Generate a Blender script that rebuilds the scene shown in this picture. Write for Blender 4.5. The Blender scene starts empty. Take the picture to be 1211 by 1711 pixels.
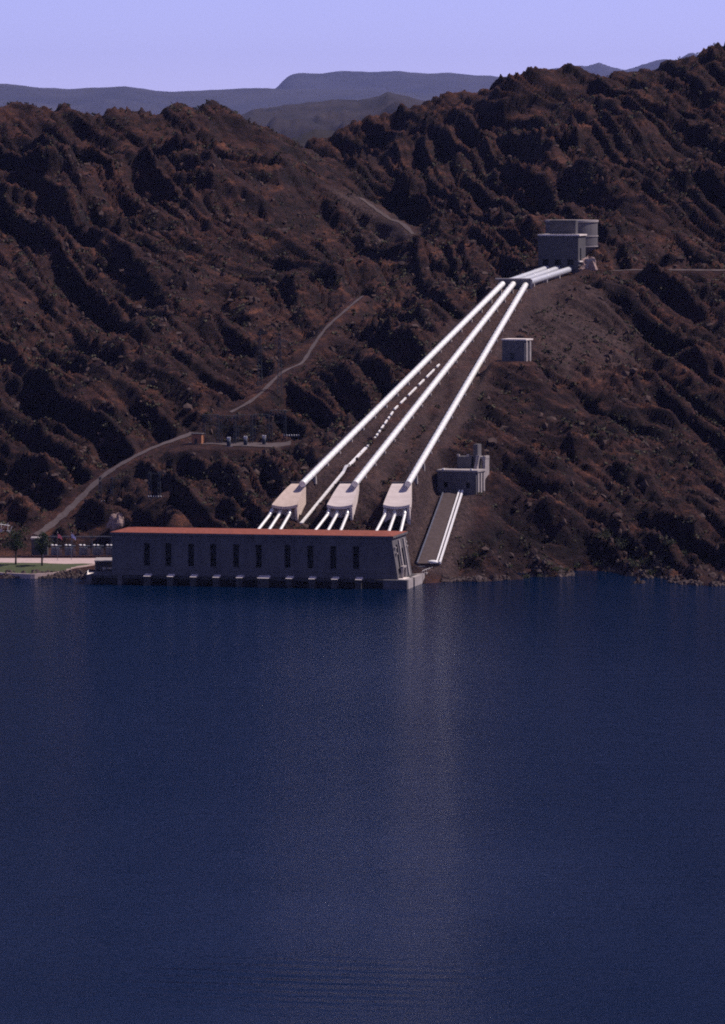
import bpy, math, random
import numpy as np
from mathutils import Vector

# ------------------------------------------------------------------ camera, sky, sun, exposure
sc = bpy.context.scene
COL = sc.collection
F, YH, CH = 9000.0, 260.0, 145.0            # focal length in photo pixels, eye level row, camera height over the lake
cam = bpy.data.cameras.new('camera')
cam.sensor_fit = 'VERTICAL'; cam.sensor_height = 24.0; cam.sensor_width = 24.0
cam.lens = F / 1711.0 * 24.0
cam.shift_y = -(855.5 - YH) / 1711.0
cam.clip_start = 1.0; cam.clip_end = 90000.0
camo = bpy.data.objects.new('camera', cam); COL.objects.link(camo)
camo.location = (0, 0, CH); camo.rotation_euler = (math.radians(90), 0, 0)
sc.camera = camo

SUN_EL, SUN_AZ = 53.0, 75.0                 # degrees; azimuth clockwise from the view direction
sx = math.cos(math.radians(SUN_EL)) * math.sin(math.radians(SUN_AZ))
sy = math.cos(math.radians(SUN_EL)) * math.cos(math.radians(SUN_AZ))
sz = math.sin(math.radians(SUN_EL))
w = bpy.data.worlds.new('World'); sc.world = w; w.use_nodes = True
wn = w.node_tree.nodes; wl = w.node_tree.links
sky = wn.new('ShaderNodeTexSky'); sky.sky_type = 'NISHITA'; sky.sun_disc = False
sky.sun_elevation = math.radians(SUN_EL); sky.sun_rotation = math.radians(SUN_AZ)
sky.air_density = 0.3; sky.dust_density = 0.3; sky.ozone_density = 3.0; sky.altitude = 150
tint = wn.new('ShaderNodeMix'); tint.data_type = 'RGBA'; tint.blend_type = 'MULTIPLY'
tint.inputs[0].default_value = 1.0; tint.inputs[7].default_value = (1.56, 1.06, 1.32, 1)
wl.new(sky.outputs[0], tint.inputs[6]); wl.new(tint.outputs[2], wn['Background'].inputs[0])
wn['Background'].inputs[1].default_value = 0.125
sun = bpy.data.lights.new('sun', 'SUN'); sun.energy = 4.5; sun.angle = math.radians(0.5); sun.color = (1.0, 0.88, 0.82)
suno = bpy.data.objects.new('sun', sun); COL.objects.link(suno)
suno.location = (300, 1500, 600)
suno.rotation_euler = Vector((sx, sy, sz)).to_track_quat('Z', 'Y').to_euler()
sc.view_settings.view_transform = 'Standard'; sc.view_settings.look = 'None'
sc.view_settings.exposure = 0.1; sc.view_settings.gamma = 1.0; sc.view_settings.use_curve_mapping = False
sc.cycles.filter_width = 1.9
sc.cycles.use_denoising = False
sc.cycles.max_bounces = 4; sc.cycles.diffuse_bounces = 2; sc.cycles.use_adaptive_sampling = True; sc.cycles.adaptive_threshold = 0.025; sc.cycles.volume_bounces = 0

# ------------------------------------------------------------------ helpers
R = random.Random(7)
rng = np.random.default_rng(11)

def at(px, py, Y):
    """photo pixel seen at distance Y -> world point"""
    return Vector(((px - 605.5) * Y / F, Y, CH - (py - YH) * Y / F))

def onz(px, py, z):
    return at(px, py, (CH - z) * F / (py - YH))

class MB:
    def __init__(s): s.v = []; s.f = []
    def add(s, vs, fs):
        o = len(s.v); s.v += [tuple(p) for p in vs]; s.f += [tuple(i + o for i in q) for q in fs]
    def hexa(s, p):   # 8 points: bottom 4 ccw, top 4 ccw
        s.add(p, [(3, 2, 1, 0), (4, 5, 6, 7), (0, 1, 5, 4), (1, 2, 6, 5), (2, 3, 7, 6), (3, 0, 4, 7)])
    def box(s, x0, x1, y0, y1, z0, z1, m=None):
        p = [(x0, y0, z0), (x1, y0, z0), (x1, y1, z0), (x0, y1, z0), (x0, y0, z1), (x1, y0, z1), (x1, y1, z1), (x0, y1, z1)]
        if m: p = [m(*q) for q in p]
        s.hexa(p)
    def tube(s, pts, r, n=12, cap=True):
        pts = [Vector(p) for p in pts]; rs = r if isinstance(r, (list, tuple)) else [r] * len(pts)
        o = len(s.v); up = Vector((0, 0, 1))
        for i, p in enumerate(pts):
            d = (pts[min(i + 1, len(pts) - 1)] - pts[max(i - 1, 0)]).normalized()
            ref = up if abs(d.z) < 0.95 else Vector((0, 1, 0))
            a = d.cross(ref).normalized(); b = a.cross(d)
            for k in range(n):
                t = 2 * math.pi * k / n
                s.v.append(tuple(p + (a * math.cos(t) + b * math.sin(t)) * rs[i]))
        for i in range(len(pts) - 1):
            for k in range(n):
                k2 = (k + 1) % n
                s.f.append((o + i * n + k, o + i * n + k2, o + (i + 1) * n + k2, o + (i + 1) * n + k))
        if cap:
            s.f.append(tuple(o + k for k in reversed(range(n))))
            e = o + (len(pts) - 1) * n
            s.f.append(tuple(e + k for k in range(n)))
    def lathe(s, prof, n=48, c=(0, 0, 0)):
        o = len(s.v)
        for (r, z) in prof:
            for k in range(n):
                t = 2 * math.pi * k / n
                s.v.append((c[0] + r * math.cos(t), c[1] + r * math.sin(t), c[2] + z))
        for i in range(len(prof) - 1):
            for k in range(n):
                k2 = (k + 1) % n
                s.f.append((o + i * n + k, o + i * n + k2, o + (i + 1) * n + k2, o + (i + 1) * n + k))
        s.f.append(tuple(o + k for k in reversed(range(n))))
        e = o + (len(prof) - 1) * n
        s.f.append(tuple(e + k for k in range(n)))
    def bar(s, a, b, t):
        s.tube([a, b], t * 0.7, 4)
    def mesh(s, name, mat, smooth=False):
        m = bpy.data.meshes.new(name); m.from_pydata(s.v, [], s.f); m.update()
        m.materials.append(mat)
        if smooth:
            m.polygons.foreach_set('use_smooth', [True] * len(m.polygons))
        return m
    def build(s, name, mat, parent=None, smooth=False, autos=None):
        m = s.mesh(name, mat, smooth)
        if autos is not None: m.set_sharp_from_angle(angle=math.radians(autos))
        o = bpy.data.objects.new(name, m); COL.objects.link(o)
        if parent: o.parent = parent
        return o

def box_part(name, mat, parent, *a):
    b = MB(); b.box(*a); return b.build(name, mat, parent)

def empty(name, loc, rz=0.0):
    o = bpy.data.objects.new(name, None); COL.objects.link(o)
    o.location = loc; o.rotation_euler = (0, 0, rz); o.empty_display_size = 0.5
    return o

def tag(o, label, cat, group=None):
    o['label'] = label; o['category'] = cat
    if group: o['group'] = group
    return o

def copy_tree(o, parent=None):
    c = o.copy(); COL.objects.link(c); c.parent = parent
    for ch in list(o.children): copy_tree(ch, c)
    return c

# ------------------------------------------------------------------ materials
def material(name):
    m = bpy.data.materials.new(name); m.use_nodes = True
    return m, m.node_tree.nodes, m.node_tree.links, m.node_tree.nodes['Principled BSDF']

def simple(name, col, col2=None, rough=0.8, scale=0.6, metal=0.0, bump=0.0, detail=6, stretch=None, spec=0.3):
    m, n, l, b = material(name)
    b.inputs['Roughness'].default_value = rough; b.inputs['Metallic'].default_value = metal
    b.inputs['Specular IOR Level'].default_value = spec
    if col2 is None:
        b.inputs['Base Color'].default_value = (*col, 1); return m
    tc = n.new('ShaderNodeTexCoord'); mp = n.new('ShaderNodeMapping'); l.new(tc.outputs['Object'], mp.inputs[0])
    if stretch: mp.inputs['Scale'].default_value = stretch
    nz = n.new('ShaderNodeTexNoise'); nz.inputs['Scale'].default_value = scale; nz.inputs['Detail'].default_value = detail
    nz.inputs['Roughness'].default_value = 0.65
    l.new(mp.outputs[0], nz.inputs['Vector'])
    cr = n.new('ShaderNodeValToRGB'); cr.color_ramp.elements[0].position = 0.32; cr.color_ramp.elements[1].position = 0.68
    cr.color_ramp.elements[0].color = (*col, 1); cr.color_ramp.elements[1].color = (*col2, 1)
    l.new(nz.outputs['Fac'], cr.inputs[0]); l.new(cr.outputs[0], b.inputs['Base Color'])
    if bump:
        bp = n.new('ShaderNodeBump'); bp.inputs['Strength'].default_value = 1.0; bp.inputs['Distance'].default_value = bump
        l.new(nz.outputs['Fac'], bp.inputs['Height']); l.new(bp.outputs[0], b.inputs['Normal'])
    return m

M = {}
M['concrete'] = simple('concrete', (0.08, 0.074, 0.082), (0.135, 0.125, 0.13), 0.9, 0.35, stretch=(1, 1, 0.35))
M['concrete_pale'] = simple('pale_concrete', (0.26, 0.23, 0.225), (0.38, 0.34, 0.33), 0.85, 0.5)
M['concrete_white'] = simple('bright_concrete', (0.62, 0.55, 0.5), (0.78, 0.7, 0.65), 0.8, 0.7)  # whiteness also stands in for sunlight on pier caps and deck slab
M['roof'] = simple('red_roof_tile', (0.16, 0.042, 0.025), (0.28, 0.078, 0.046), 0.85, 1.1, stretch=(1, 0.5, 1), detail=9)
M['aluminium'] = simple('aluminium_paint', (0.86, 0.86, 0.8), (0.9, 0.9, 0.85), 0.42, 0.8, metal=0.3, spec=1.0)
M['dull_aluminium'] = simple('dull_aluminium_paint', (0.5, 0.52, 0.56), (0.6, 0.62, 0.65), 0.45, 0.8, metal=0.4)
M['glass'] = simple('dark_glass', (0.006, 0.007, 0.01), None, 0.3, spec=0.08)
M['frame'] = simple('dark_steel', (0.015, 0.017, 0.02), (0.03, 0.032, 0.036), 0.6, 2.0)
M['galv'] = simple('galvanised_steel', (0.1, 0.11, 0.15), (0.17, 0.18, 0.23), 0.55, 1.0, metal=0.4)
M['tank_paint'] = simple('grey_tank_paint', (0.07, 0.08, 0.11), (0.11, 0.12, 0.15), 0.6, 1.0)
M['dark_galv'] = simple('weathered_dark_steel', (0.02, 0.026, 0.042), (0.045, 0.052, 0.075), 0.7, 1.0)
M['white'] = simple('white_paint', (0.78, 0.78, 0.78), (0.86, 0.85, 0.83), 0.5, 1.5)
M['bark'] = simple('bark', (0.05, 0.035, 0.025), (0.08, 0.06, 0.045), 0.95, 4.0)
M['leaf'] = simple('tree_leaf', (0.018, 0.032, 0.012), (0.04, 0.06, 0.022), 0.8, 1.5)
M['scrub'] = simple('desert_scrub', (0.035, 0.034, 0.02), (0.075, 0.068, 0.04), 0.9, 0.15)
M['green_scrub'] = simple('shore_scrub', (0.04, 0.05, 0.022), (0.085, 0.09, 0.045), 0.9, 0.6)
M['boulder'] = simple('boulder', (0.035, 0.022, 0.021), (0.085, 0.052, 0.045), 0.95, 0.4, bump=0.2)
M['pale_rock'] = simple('pale_rock', (0.2, 0.135, 0.12), (0.36, 0.26, 0.24), 0.95, 0.6, bump=0.4)
M['gravel'] = simple('path_gravel', (0.055, 0.04, 0.043), (0.1, 0.078, 0.08), 0.95, 0.9, bump=0.1)
M['paving'] = simple('pink_paving', (0.38, 0.28, 0.27), (0.5, 0.39, 0.37), 0.9, 0.8)
M['lawn'] = simple('lawn', (0.035, 0.05, 0.018), (0.07, 0.08, 0.034), 0.95, 0.7)
M['orange'] = simple('rust_orange', (0.3, 0.12, 0.06), (0.38, 0.17, 0.09), 0.9, 1.0)
M['flag_blue'] = simple('flag_blue', (0.25, 0.3, 0.62), (0.7, 0.72, 0.85), 0.8, 0.9)
M['flag_red'] = simple('flag_red', (0.6, 0.09, 0.12), (0.78, 0.35, 0.36), 0.8, 0.9)
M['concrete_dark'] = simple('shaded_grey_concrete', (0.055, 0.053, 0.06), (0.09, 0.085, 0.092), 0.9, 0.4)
M['concrete_pale2'] = simple('tank_concrete', (0.1, 0.093, 0.1), (0.16, 0.148, 0.155), 0.9, 0.5, stretch=(1, 1, 0.3))
M['wye_tan'] = simple('tan_concrete', (0.5, 0.4, 0.33), (0.62, 0.5, 0.42), 0.85, 0.6)
M['wye_pale'] = simple('wye_concrete', (0.52, 0.45, 0.42), (0.68, 0.6, 0.55), 0.85, 0.5, stretch=(0.3, 1, 1))
M['brick_dark'] = simple('dark_red_masonry', (0.09, 0.045, 0.04), (0.14, 0.07, 0.06), 0.9, 1.5)
M['pale_riprap'] = simple('riprap', (0.03, 0.021, 0.02), (0.11, 0.078, 0.072), 0.95, 0.5)
M['shade_concrete'] = simple('shade_darkened_concrete', (0.03, 0.029, 0.031), (0.07, 0.065, 0.066), 0.7, 0.8)  # shade on piers and deck put into a darker base colour
M['track'] = simple('track_bed', (0.06, 0.043, 0.042), (0.095, 0.07, 0.068), 0.95, 0.8)

def terrain_material():
    m, n, l, b = material('desert_rock')
    b.inputs['Roughness'].default_value = 0.95; b.inputs['Specular IOR Level'].default_value = 0.15
    tc = n.new('ShaderNodeTexCoord'); geo = n.new('ShaderNodeNewGeometry')
    def noise(scale, detail, stretch=None, rough=0.6, rot=None):
        mp = n.new('ShaderNodeMapping'); l.new(tc.outputs['Object'], mp.inputs[0])
        if stretch: mp.inputs['Scale'].default_value = stretch
        if rot: mp.inputs['Rotation'].default_value = rot
        nz = n.new('ShaderNodeTexNoise'); nz.inputs['Scale'].default_value = scale; nz.inputs['Detail'].default_value = detail
        nz.inputs['Roughness'].default_value = rough; l.new(mp.outputs[0], nz.inputs['Vector'])
        return nz.outputs['Fac']
    def ramp(f, stops):
        cr = n.new('ShaderNodeValToRGB'); e = cr.color_ramp.elements
        while len(e) < len(stops): e.new(0.5)
        for i, (p, c) in enumerate(stops): e[i].position = p; e[i].color = (*c, 1)
        l.new(f, cr.inputs[0]); return cr.outputs[0]
    def mix(f, a, c):
        x = n.new('ShaderNodeMix'); x.data_type = 'RGBA'; l.new(f, x.inputs[0]); l.new(a, x.inputs[6]); l.new(c, x.inputs[7]); return x.outputs[2]
    soil = ramp(noise(0.09, 9, None, 0.7), [(0.3, (0.023, 0.0115, 0.0125)), (0.5, (0.05, 0.0225, 0.019)), (0.72, (0.165, 0.07, 0.038))])
    rock = ramp(noise(0.22, 9, None, 0.75), [(0.3, (0.007, 0.005, 0.007)), (0.55, (0.019, 0.011, 0.013)), (0.75, (0.054, 0.031, 0.029))])
    big = ramp(noise(0.018, 5), [(0.38, (0, 0, 0)), (0.62, (1, 1, 1))])
    # steep faces are bare dark varnished rock, gentle ground holds red-brown soil
    sep = n.new('ShaderNodeSeparateXYZ'); l.new(geo.outputs['Normal'], sep.inputs[0])
    mr = n.new('ShaderNodeMapRange'); mr.inputs[1].default_value = 0.7; mr.inputs[2].default_value = 0.96
    l.new(sep.outputs['Z'], mr.inputs[0])
    ad = n.new('ShaderNodeMath'); ad.operation = 'MULTIPLY_ADD'; ad.inputs[1].default_value = 0.75
    sc_ = n.new('ShaderNodeMath'); sc_.operation = 'MULTIPLY'; sc_.inputs[1].default_value = 0.25; l.new(big, sc_.inputs[0])
    l.new(mr.outputs[0], ad.inputs[0]); l.new(sc_.outputs[0], ad.inputs[2])
    col = mix(ad.outputs[0], rock, soil)
    # tilted beds crop out as bands of darker and redder rock
    mpb = n.new('ShaderNodeMapping'); mpb.inputs['Rotation'].default_value = (0, math.radians(31), 0); mpb.inputs['Scale'].default_value = (0.012, 0.012, 0.2)
    l.new(tc.outputs['Object'], mpb.inputs[0])
    nb = n.new('ShaderNodeTexNoise'); nb.inputs['Scale'].default_value = 1.0; nb.inputs['Detail'].default_value = 7; nb.inputs['Roughness'].default_value = 0.7; nb.inputs['Distortion'].default_value = 0.25
    l.new(mpb.outputs[0], nb.inputs['Vector'])
    bands = ramp(nb.outputs['Fac'], [(0.36, (0.3, 0.3, 0.38)), (0.5, (0.82, 0.8, 0.86)), (0.64, (1.5, 1.36, 1.27))])
    bm = n.new('ShaderNodeMix'); bm.data_type = 'RGBA'; bm.blend_type = 'MULTIPLY'; bm.inputs[0].default_value = 0.85
    l.new(col, bm.inputs[6]); l.new(bands, bm.inputs[7]); col = bm.outputs[2]
    # cut and graded ground (spoil, berms): vertex layer
    va = n.new('ShaderNodeAttribute'); va.attribute_name = 'graded'
    spoil = ramp(noise(0.35, 7, (1, 0.4, 1)), [(0.3, (0.04, 0.026, 0.027)), (0.7, (0.088, 0.057, 0.053))])
    col = mix(va.outputs['Fac'], col, spoil)
    # small dry scrub speckle
    vo = n.new('ShaderNodeTexVoronoi'); vo.inputs['Scale'].default_value = 0.42; l.new(tc.outputs['Object'], vo.inputs['Vector'])
    dots = ramp(vo.outputs['Distance'], [(0.13, (1, 1, 1)), (0.24, (0, 0, 0))])
    oc = n.new('ShaderNodeRGB'); oc.outputs[0].default_value = (0.02, 0.019, 0.014, 1)
    dm = n.new('ShaderNodeMath'); dm.operation = 'MULTIPLY'; dm.inputs[1].default_value = 0.7; l.new(dots, dm.inputs[0])
    col = mix(dm.outputs[0], col, oc.outputs[0])
    grit = ramp(noise(0.9, 6, None, 0.8), [(0.36, (0.45, 0.43, 0.47)), (0.52, (1, 1, 1)), (0.68, (1.9, 1.75, 1.65))])
    gm = n.new('ShaderNodeMix'); gm.data_type = 'RGBA'; gm.blend_type = 'MULTIPLY'; gm.inputs[0].default_value = 0.8
    l.new(col, gm.inputs[6]); l.new(grit, gm.inputs[7]); col = gm.outputs[2]
    l.new(col, b.inputs['Base Color'])
    b1 = n.new('ShaderNodeBump'); b1.inputs['Distance'].default_value = 2.0; b1.inputs['Strength'].default_value = 1.0
    l.new(noise(0.3, 10, None, 0.72), b1.inputs['Height'])
    v2 = n.new('ShaderNodeTexVoronoi'); v2.feature = 'DISTANCE_TO_EDGE'; v2.inputs['Scale'].default_value = 0.5; v2.inputs['Detail'].default_value = 2
    l.new(tc.outputs['Object'], v2.inputs['Vector'])
    b2 = n.new('ShaderNodeBump'); b2.inputs['Distance'].default_value = 0.7; l.new(v2.outputs['Distance'], b2.inputs['Height']); l.new(b1.outputs[0], b2.inputs['Normal'])
    l.new(b2.outputs[0], b.inputs['Normal'])
    return m
M['terrain'] = terrain_material()

def far_material(name, c1, c2, scale):
    return simple(name, c1, c2, 0.95, scale, bump=0)
M['far'] = far_material('haze_blue_rock', (0.018, 0.02, 0.03), (0.045, 0.043, 0.052), 0.0015)  # bluish cast of distant haze put into the rock colour
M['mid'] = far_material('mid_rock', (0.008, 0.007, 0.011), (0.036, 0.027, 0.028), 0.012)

def water_material():
    m, n, l, b = material('lake_water')
    b.inputs['Base Color'].default_value = (0.0, 0.0065, 0.026, 1); b.inputs['Roughness'].default_value = 0.1
    b.inputs['IOR'].default_value = 1.075; b.inputs['Specular Tint'].default_value = (0.62, 0.82, 1.0, 1)
    tc = n.new('ShaderNodeTexCoord')
    def noise(scale, st, det, rough=0.6):
        mp = n.new('ShaderNodeMapping'); mp.inputs['Scale'].default_value = st; mp.inputs['Rotation'].default_value = (0, 0, 0.25)
        l.new(tc.outputs['Object'], mp.inputs[0])
        nz = n.new('ShaderNodeTexNoise'); nz.inputs['Scale'].default_value = scale; nz.inputs['Detail'].default_value = det
        nz.inputs['Roughness'].default_value = rough; l.new(mp.outputs[0], nz.inputs['Vector']); return nz.outputs['Fac']
    def math_(op, a, c):
        x = n.new('ShaderNodeMath'); x.operation = op
        for i, q in enumerate((a, c)):
            if isinstance(q, (int, float)): x.inputs[i].default_value = q
            else: l.new(q, x.inputs[i])
        return x.outputs[0]
    h = math_('MULTIPLY', noise(0.55, (0.6, 1.0, 1), 5), 0.46)
    gust = noise(0.006, (1, 0.35, 1), 4)
    gr = n.new('ShaderNodeMapRange'); gr.inputs[1].default_value = 0.3; gr.inputs[2].default_value = 0.7; gr.inputs[3].default_value = 0.4; gr.inputs[4].default_value = 1.25
    l.new(gust, gr.inputs[0])
    h = math_('ADD', h, math_('MULTIPLY', noise(0.13, (0.35, 1.0, 1), 3), 0.55))
    h = math_('MULTIPLY', h, gr.outputs[0])
    # old boat wake: a train of long low waves crossing the near water
    mpw = n.new('ShaderNodeMapping'); mpw.inputs['Rotation'].default_value = (0, 0, math.radians(12)); l.new(tc.outputs['Object'], mpw.inputs[0])
    wv = n.new('ShaderNodeTexWave'); wv.wave_type = 'BANDS'; wv.bands_direction = 'Y'; wv.inputs['Scale'].default_value = 0.042
    wv.inputs['Distortion'].default_value = 3.0; wv.inputs['Detail'].default_value = 3; wv.inputs['Detail Scale'].default_value = 0.35
    l.new(mpw.outputs[0], wv.inputs['Vector'])
    sp = n.new('ShaderNodeSeparateXYZ'); l.new(tc.outputs['Object'], sp.inputs[0])
    mx = math_('DIVIDE', math_('SUBTRACT', sp.outputs['X'], -12.0), 42.0)
    my = math_('DIVIDE', math_('SUBTRACT', sp.outputs['Y'], 946.0), 38.0)
    d2 = math_('ADD', math_('MULTIPLY', mx, mx), math_('MULTIPLY', my, my))
    msk = n.new('ShaderNodeMapRange'); msk.inputs[1].default_value = 0.0; msk.inputs[2].default_value = 1.0
    msk.inputs[3].default_value = 1.0; msk.inputs[4].default_value = 0.0; l.new(d2, msk.inputs[0])
    wk = math_('MULTIPLY', math_('MULTIPLY', wv.outputs['Fac'], msk.outputs[0]), 0.3)
    h = math_('ADD', h, wk)
    bp = n.new('ShaderNodeBump'); bp.inputs['Distance'].default_value = 1.0; bp.inputs['Strength'].default_value = 1.0
    l.new(h, bp.inputs['Height']); l.new(bp.outputs[0], b.inputs['Normal'])
    return m
M['water'] = water_material()

# ------------------------------------------------------------------ terrain
def hash2(ix, iy, seed):
    h = (ix.astype(np.int64) * 374761393 + iy.astype(np.int64) * 668265263 + seed * 974634777) & 0xFFFFFFFF
    h = ((h ^ (h >> 13)) * 1274126177) & 0xFFFFFFFF
    return (h ^ (h >> 16)) & 0xFFFF

def perlin(x, y, seed):
    ix = np.floor(x); iy = np.floor(y); fx = x - ix; fy = y - iy
    def g(a, b):
        t = hash2(ix + a, iy + b, seed) * (2 * math.pi / 65536)
        return np.cos(t) * (fx - a) + np.sin(t) * (fy - b)
    u = fx * fx * fx * (fx * (fx * 6 - 15) + 10); v = fy * fy * fy * (fy * (fy * 6 - 15) + 10)
    return (g(0, 0) * (1 - u) + g(1, 0) * u) * (1 - v) + (g(0, 1) * (1 - u) + g(1, 1) * u) * v

def fbm(x, y, seed, oct=4, gain=0.5):
    s = 0; a = 1.0
    for o in range(oct):
        s = s + a * perlin(x * 2 ** o + 17.3 * o, y * 2 ** o - 9.1 * o, seed + o); a *= gain
    return s

def ridged(x, y, seed, oct=4, gain=0.5):
    s = 0; a = 1.0; wgt = 1.0
    for o in range(oct):
        n_ = 1 - np.abs(perlin(x * 2 ** o + 5.7 * o, y * 2 ** o + 3.1 * o, seed + o)) * 1.9
        n_ = np.clip(n_, 0, 1) ** 2 * wgt; wgt = np.clip(n_ * 1.6, 0, 1); s = s + a * n_; a *= gain
    return s

def sstep(a, b, t):
    t = np.clip((t - a) / (b - a), 0, 1); return t * t * (3 - 2 * t)

D = lambda old: 1800.0 + 1.1 * ((old if old < 2100 else 2100 + 0.5 * (old - 2100)) - 1337.0)
ctrl = []                                    # (x, y, z)
def c(px, py, Y): p = at(px, py, Y); ctrl.append((p.x, p.y, p.z))
def co(px, py, Yo): c(px, py, D(Yo))
def cz(px, py, z): p = onz(px, py, z); ctrl.append((p.x, p.y, p.z))
# shoreline right of the plant, from the photo
for px, py in [(760, 966), (800, 973), (850, 969), (880, 960), (930, 956), (985, 953), (1030, 958), (1042, 972), (1100, 978), (1211, 980), (1300, 980)]:
    p = onz(px, py, 0); ctrl.append((p.x, p.y, 0.0)); ctrl.append((p.x, p.y - 30, -6.0))
# left terrace (lawn) and its edge
for px in (-120, -40, 30, 90, 150):
    ctrl.append((at(px, 955, 1852).x, 1853, 1.6)); ctrl.append((at(px, 955, 1840).x, 1838, -3.0))
    ctrl.append((at(px, 940, 1890).x, 1888, 2.3)); ctrl.append((at(px, 940, 1912).x, 1914, 2.6))
for X in (-200, -100, -30, 40, 120, 200): ctrl.append((X, 1765, -10.0))
# left hill
for px, py, Y in [(0, 870, 1470), (0, 800, 1510), (0, 740, 1550), (0, 650, 1590), (0, 500, 1720), (0, 400, 1830), (0, 300, 1960),
                  (150, 870, 1470), (130, 840, 1485), (150, 760, 1525), (150, 700, 1560), (150, 580, 1640), (150, 500, 1720), (150, 350, 1890), (150, 250, 2000),
                  (330, 850, 1425), (250, 860, 1440), (320, 790, 1465), (330, 600, 1615), (330, 500, 1720), (330, 420, 1810), (330, 330, 1890), (330, 240, 1990),
                  (450, 600, 1640), (450, 500, 1740), (450, 400, 1850), (450, 280, 1980),
                  (560, 600, 1630), (600, 520, 1690), (600, 430, 1830), (560, 380, 1890), (520, 300, 1990), (690, 450, 1770), (640, 390, 1860),
                  (700, 400, 1880), (655, 365, 1960), (605, 325, 2070), (550, 280, 2210), (505, 245, 2360),
                  (430, 790, 1450), (400, 830, 1425)]:
    co(px, py, Y)
ridgeL = [(-150, 172), (-60, 175), (0, 174), (40, 172), (100, 168), (140, 182), (165, 178), (235, 168), (270, 178), (310, 171), (360, 166), (400, 186), (440, 202), (470, 222)]
ridge_pts = []
for px, py in ridgeL:
    p = at(px, py + 3, D(2070 + 0.02 * px)); ridge_pts.append(p); ctrl.append(tuple(p)); ctrl.append((p.x * 1.05, p.y + 130, p.z - 50))
# right hill
for px, py, Y in [(800, 300, 1960), (800, 400, 1830), (800, 240, 2080), (700, 300, 2060), (720, 240, 2200), (640, 250, 2280),
                  (900, 330, 1880), (900, 250, 2010), (1000, 345, 1830), (1000, 250, 1960), (1000, 170, 2070),
                  (1211, 370, 1800), (1211, 280, 1890), (1211, 180, 2000), (1100, 330, 1840), (1100, 230, 1960), (1100, 150, 2060), (890, 180, 2110),
                  (1000, 453, 1705), (1100, 452, 1705), (1211, 452, 1702), (1320, 452, 1702), (1100, 458, 1697), (1211, 458, 1694), (1000, 460, 1697),
                  (1000, 560, 1610), (1000, 700, 1510), (1000, 850, 1430), (900, 850, 1425), (900, 900, 1395), (830, 905, 1388), (800, 850, 1412),
                  (1211, 600, 1590), (1211, 750, 1500), (1211, 880, 1425), (1100, 560, 1620), (1100, 700, 1520), (1100, 830, 1445), (1060, 915, 1400),
                  (930, 520, 1640), (930, 640, 1540), (900, 740, 1480), (850, 720, 1478), (1000, 480, 1675)]:
    co(px, py, Y)
ridgeR = [(590, 212, 2420), (640, 188, 2400), (690, 172, 2380), (760, 154, 2330), (825, 136, 2240), (862, 130, 2200), (895, 112, 2160), (930, 120, 2150), (965, 134, 2140), (1000, 122, 2130),
          (1040, 118, 2130), (1085, 112, 2120), (1140, 98, 2110), (1180, 92, 2100), (1207, 70, 2095), (1260, 60, 2095), (1360, 70, 2095)]
for px, py, Y in ridgeR:
    p = at(px, py + 3, D(Y)); ridge_pts.append(p); ctrl.append(tuple(p)); ctrl.append((p.x * 1.05, p.y + 140, p.z - 55))
# ground under the delivery pipes
PB = [at(508, 806, 1866), at(595, 806, 1866), at(683, 806, 1866)]
PT = [at(838, 476, 2130), at(856, 476, 2132), at(878, 476, 2134)]
for a, b in zip(PB, PT):
    for t in np.linspace(0, 1, 6):
        p = a.lerp(b, t); ctrl.append((p.x, p.y, p.z - (2.0 if t > 0.05 else 5.5)))
for px in (440, 480, 530, 570, 620, 670):
    p = at(px, 862, 1857); ctrl.append((p.x, 1857, 19.0)); ctrl.append((p.x, 1843, 12.0)); ctrl.append((p.x, 1828, 4.0))
for px, Yb in ((150, 1908), (195, 1900), (260, 1875), (320, 1862), (380, 1856)): ctrl.append((at(px, 900, 1850).x, 1838, 2.6)); ctrl.append((at(px, 900, Yb).x, Yb, 3.2))
# inclined track between quay and valve house, pads
TB, TT = at(714, 942, 1845), at(755, 822, 1890)
for t in (0.0, 0.35, 0.7, 1.0):
    p = TB.lerp(TT, t); ctrl.append((p.x, p.y, p.z - 0.5)); ctrl.append((p.x + 14, p.y + 3, p.z - 1.5)); 
c(772, 800, 1895); c(862, 600, 2010)
# upper yard pad and small pads
for px, py in [(320, 748), (400, 748), (490, 746), (320, 738), (400, 738), (490, 736)]: c(px, py, 1985 + (748 - py) * 2.6)
c(940, 446, 2210); c(980, 452, 2215); c(890, 470, 2160); c(950, 452, 2195); c(840, 480, 2140)
ctrl = np.array(ctrl, float)
# continue the hills past both sides of the picture
ext = []
for x, y, z in ctrl:
    if z > 3 and abs(x) > 0.062 * y * 1.0:
        for k in (90, 210, 380): ext.append((x + math.copysign(k, x), y + 8 * math.sin(k + y), max(z + 14 * math.sin(0.013 * y + k), 2)))
    elif z <= 3 and abs(x) > 0.062 * y:
        for k in (90, 210, 380): ext.append((x + math.copysign(k, x), y, z))
ctrl = np.vstack([ctrl, np.array(ext)])
for X in (-400, -150, 100, 350): ctrl = np.vstack([ctrl, [(X, 3050, 95.0), (X, 3350, 80.0)]])
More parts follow.
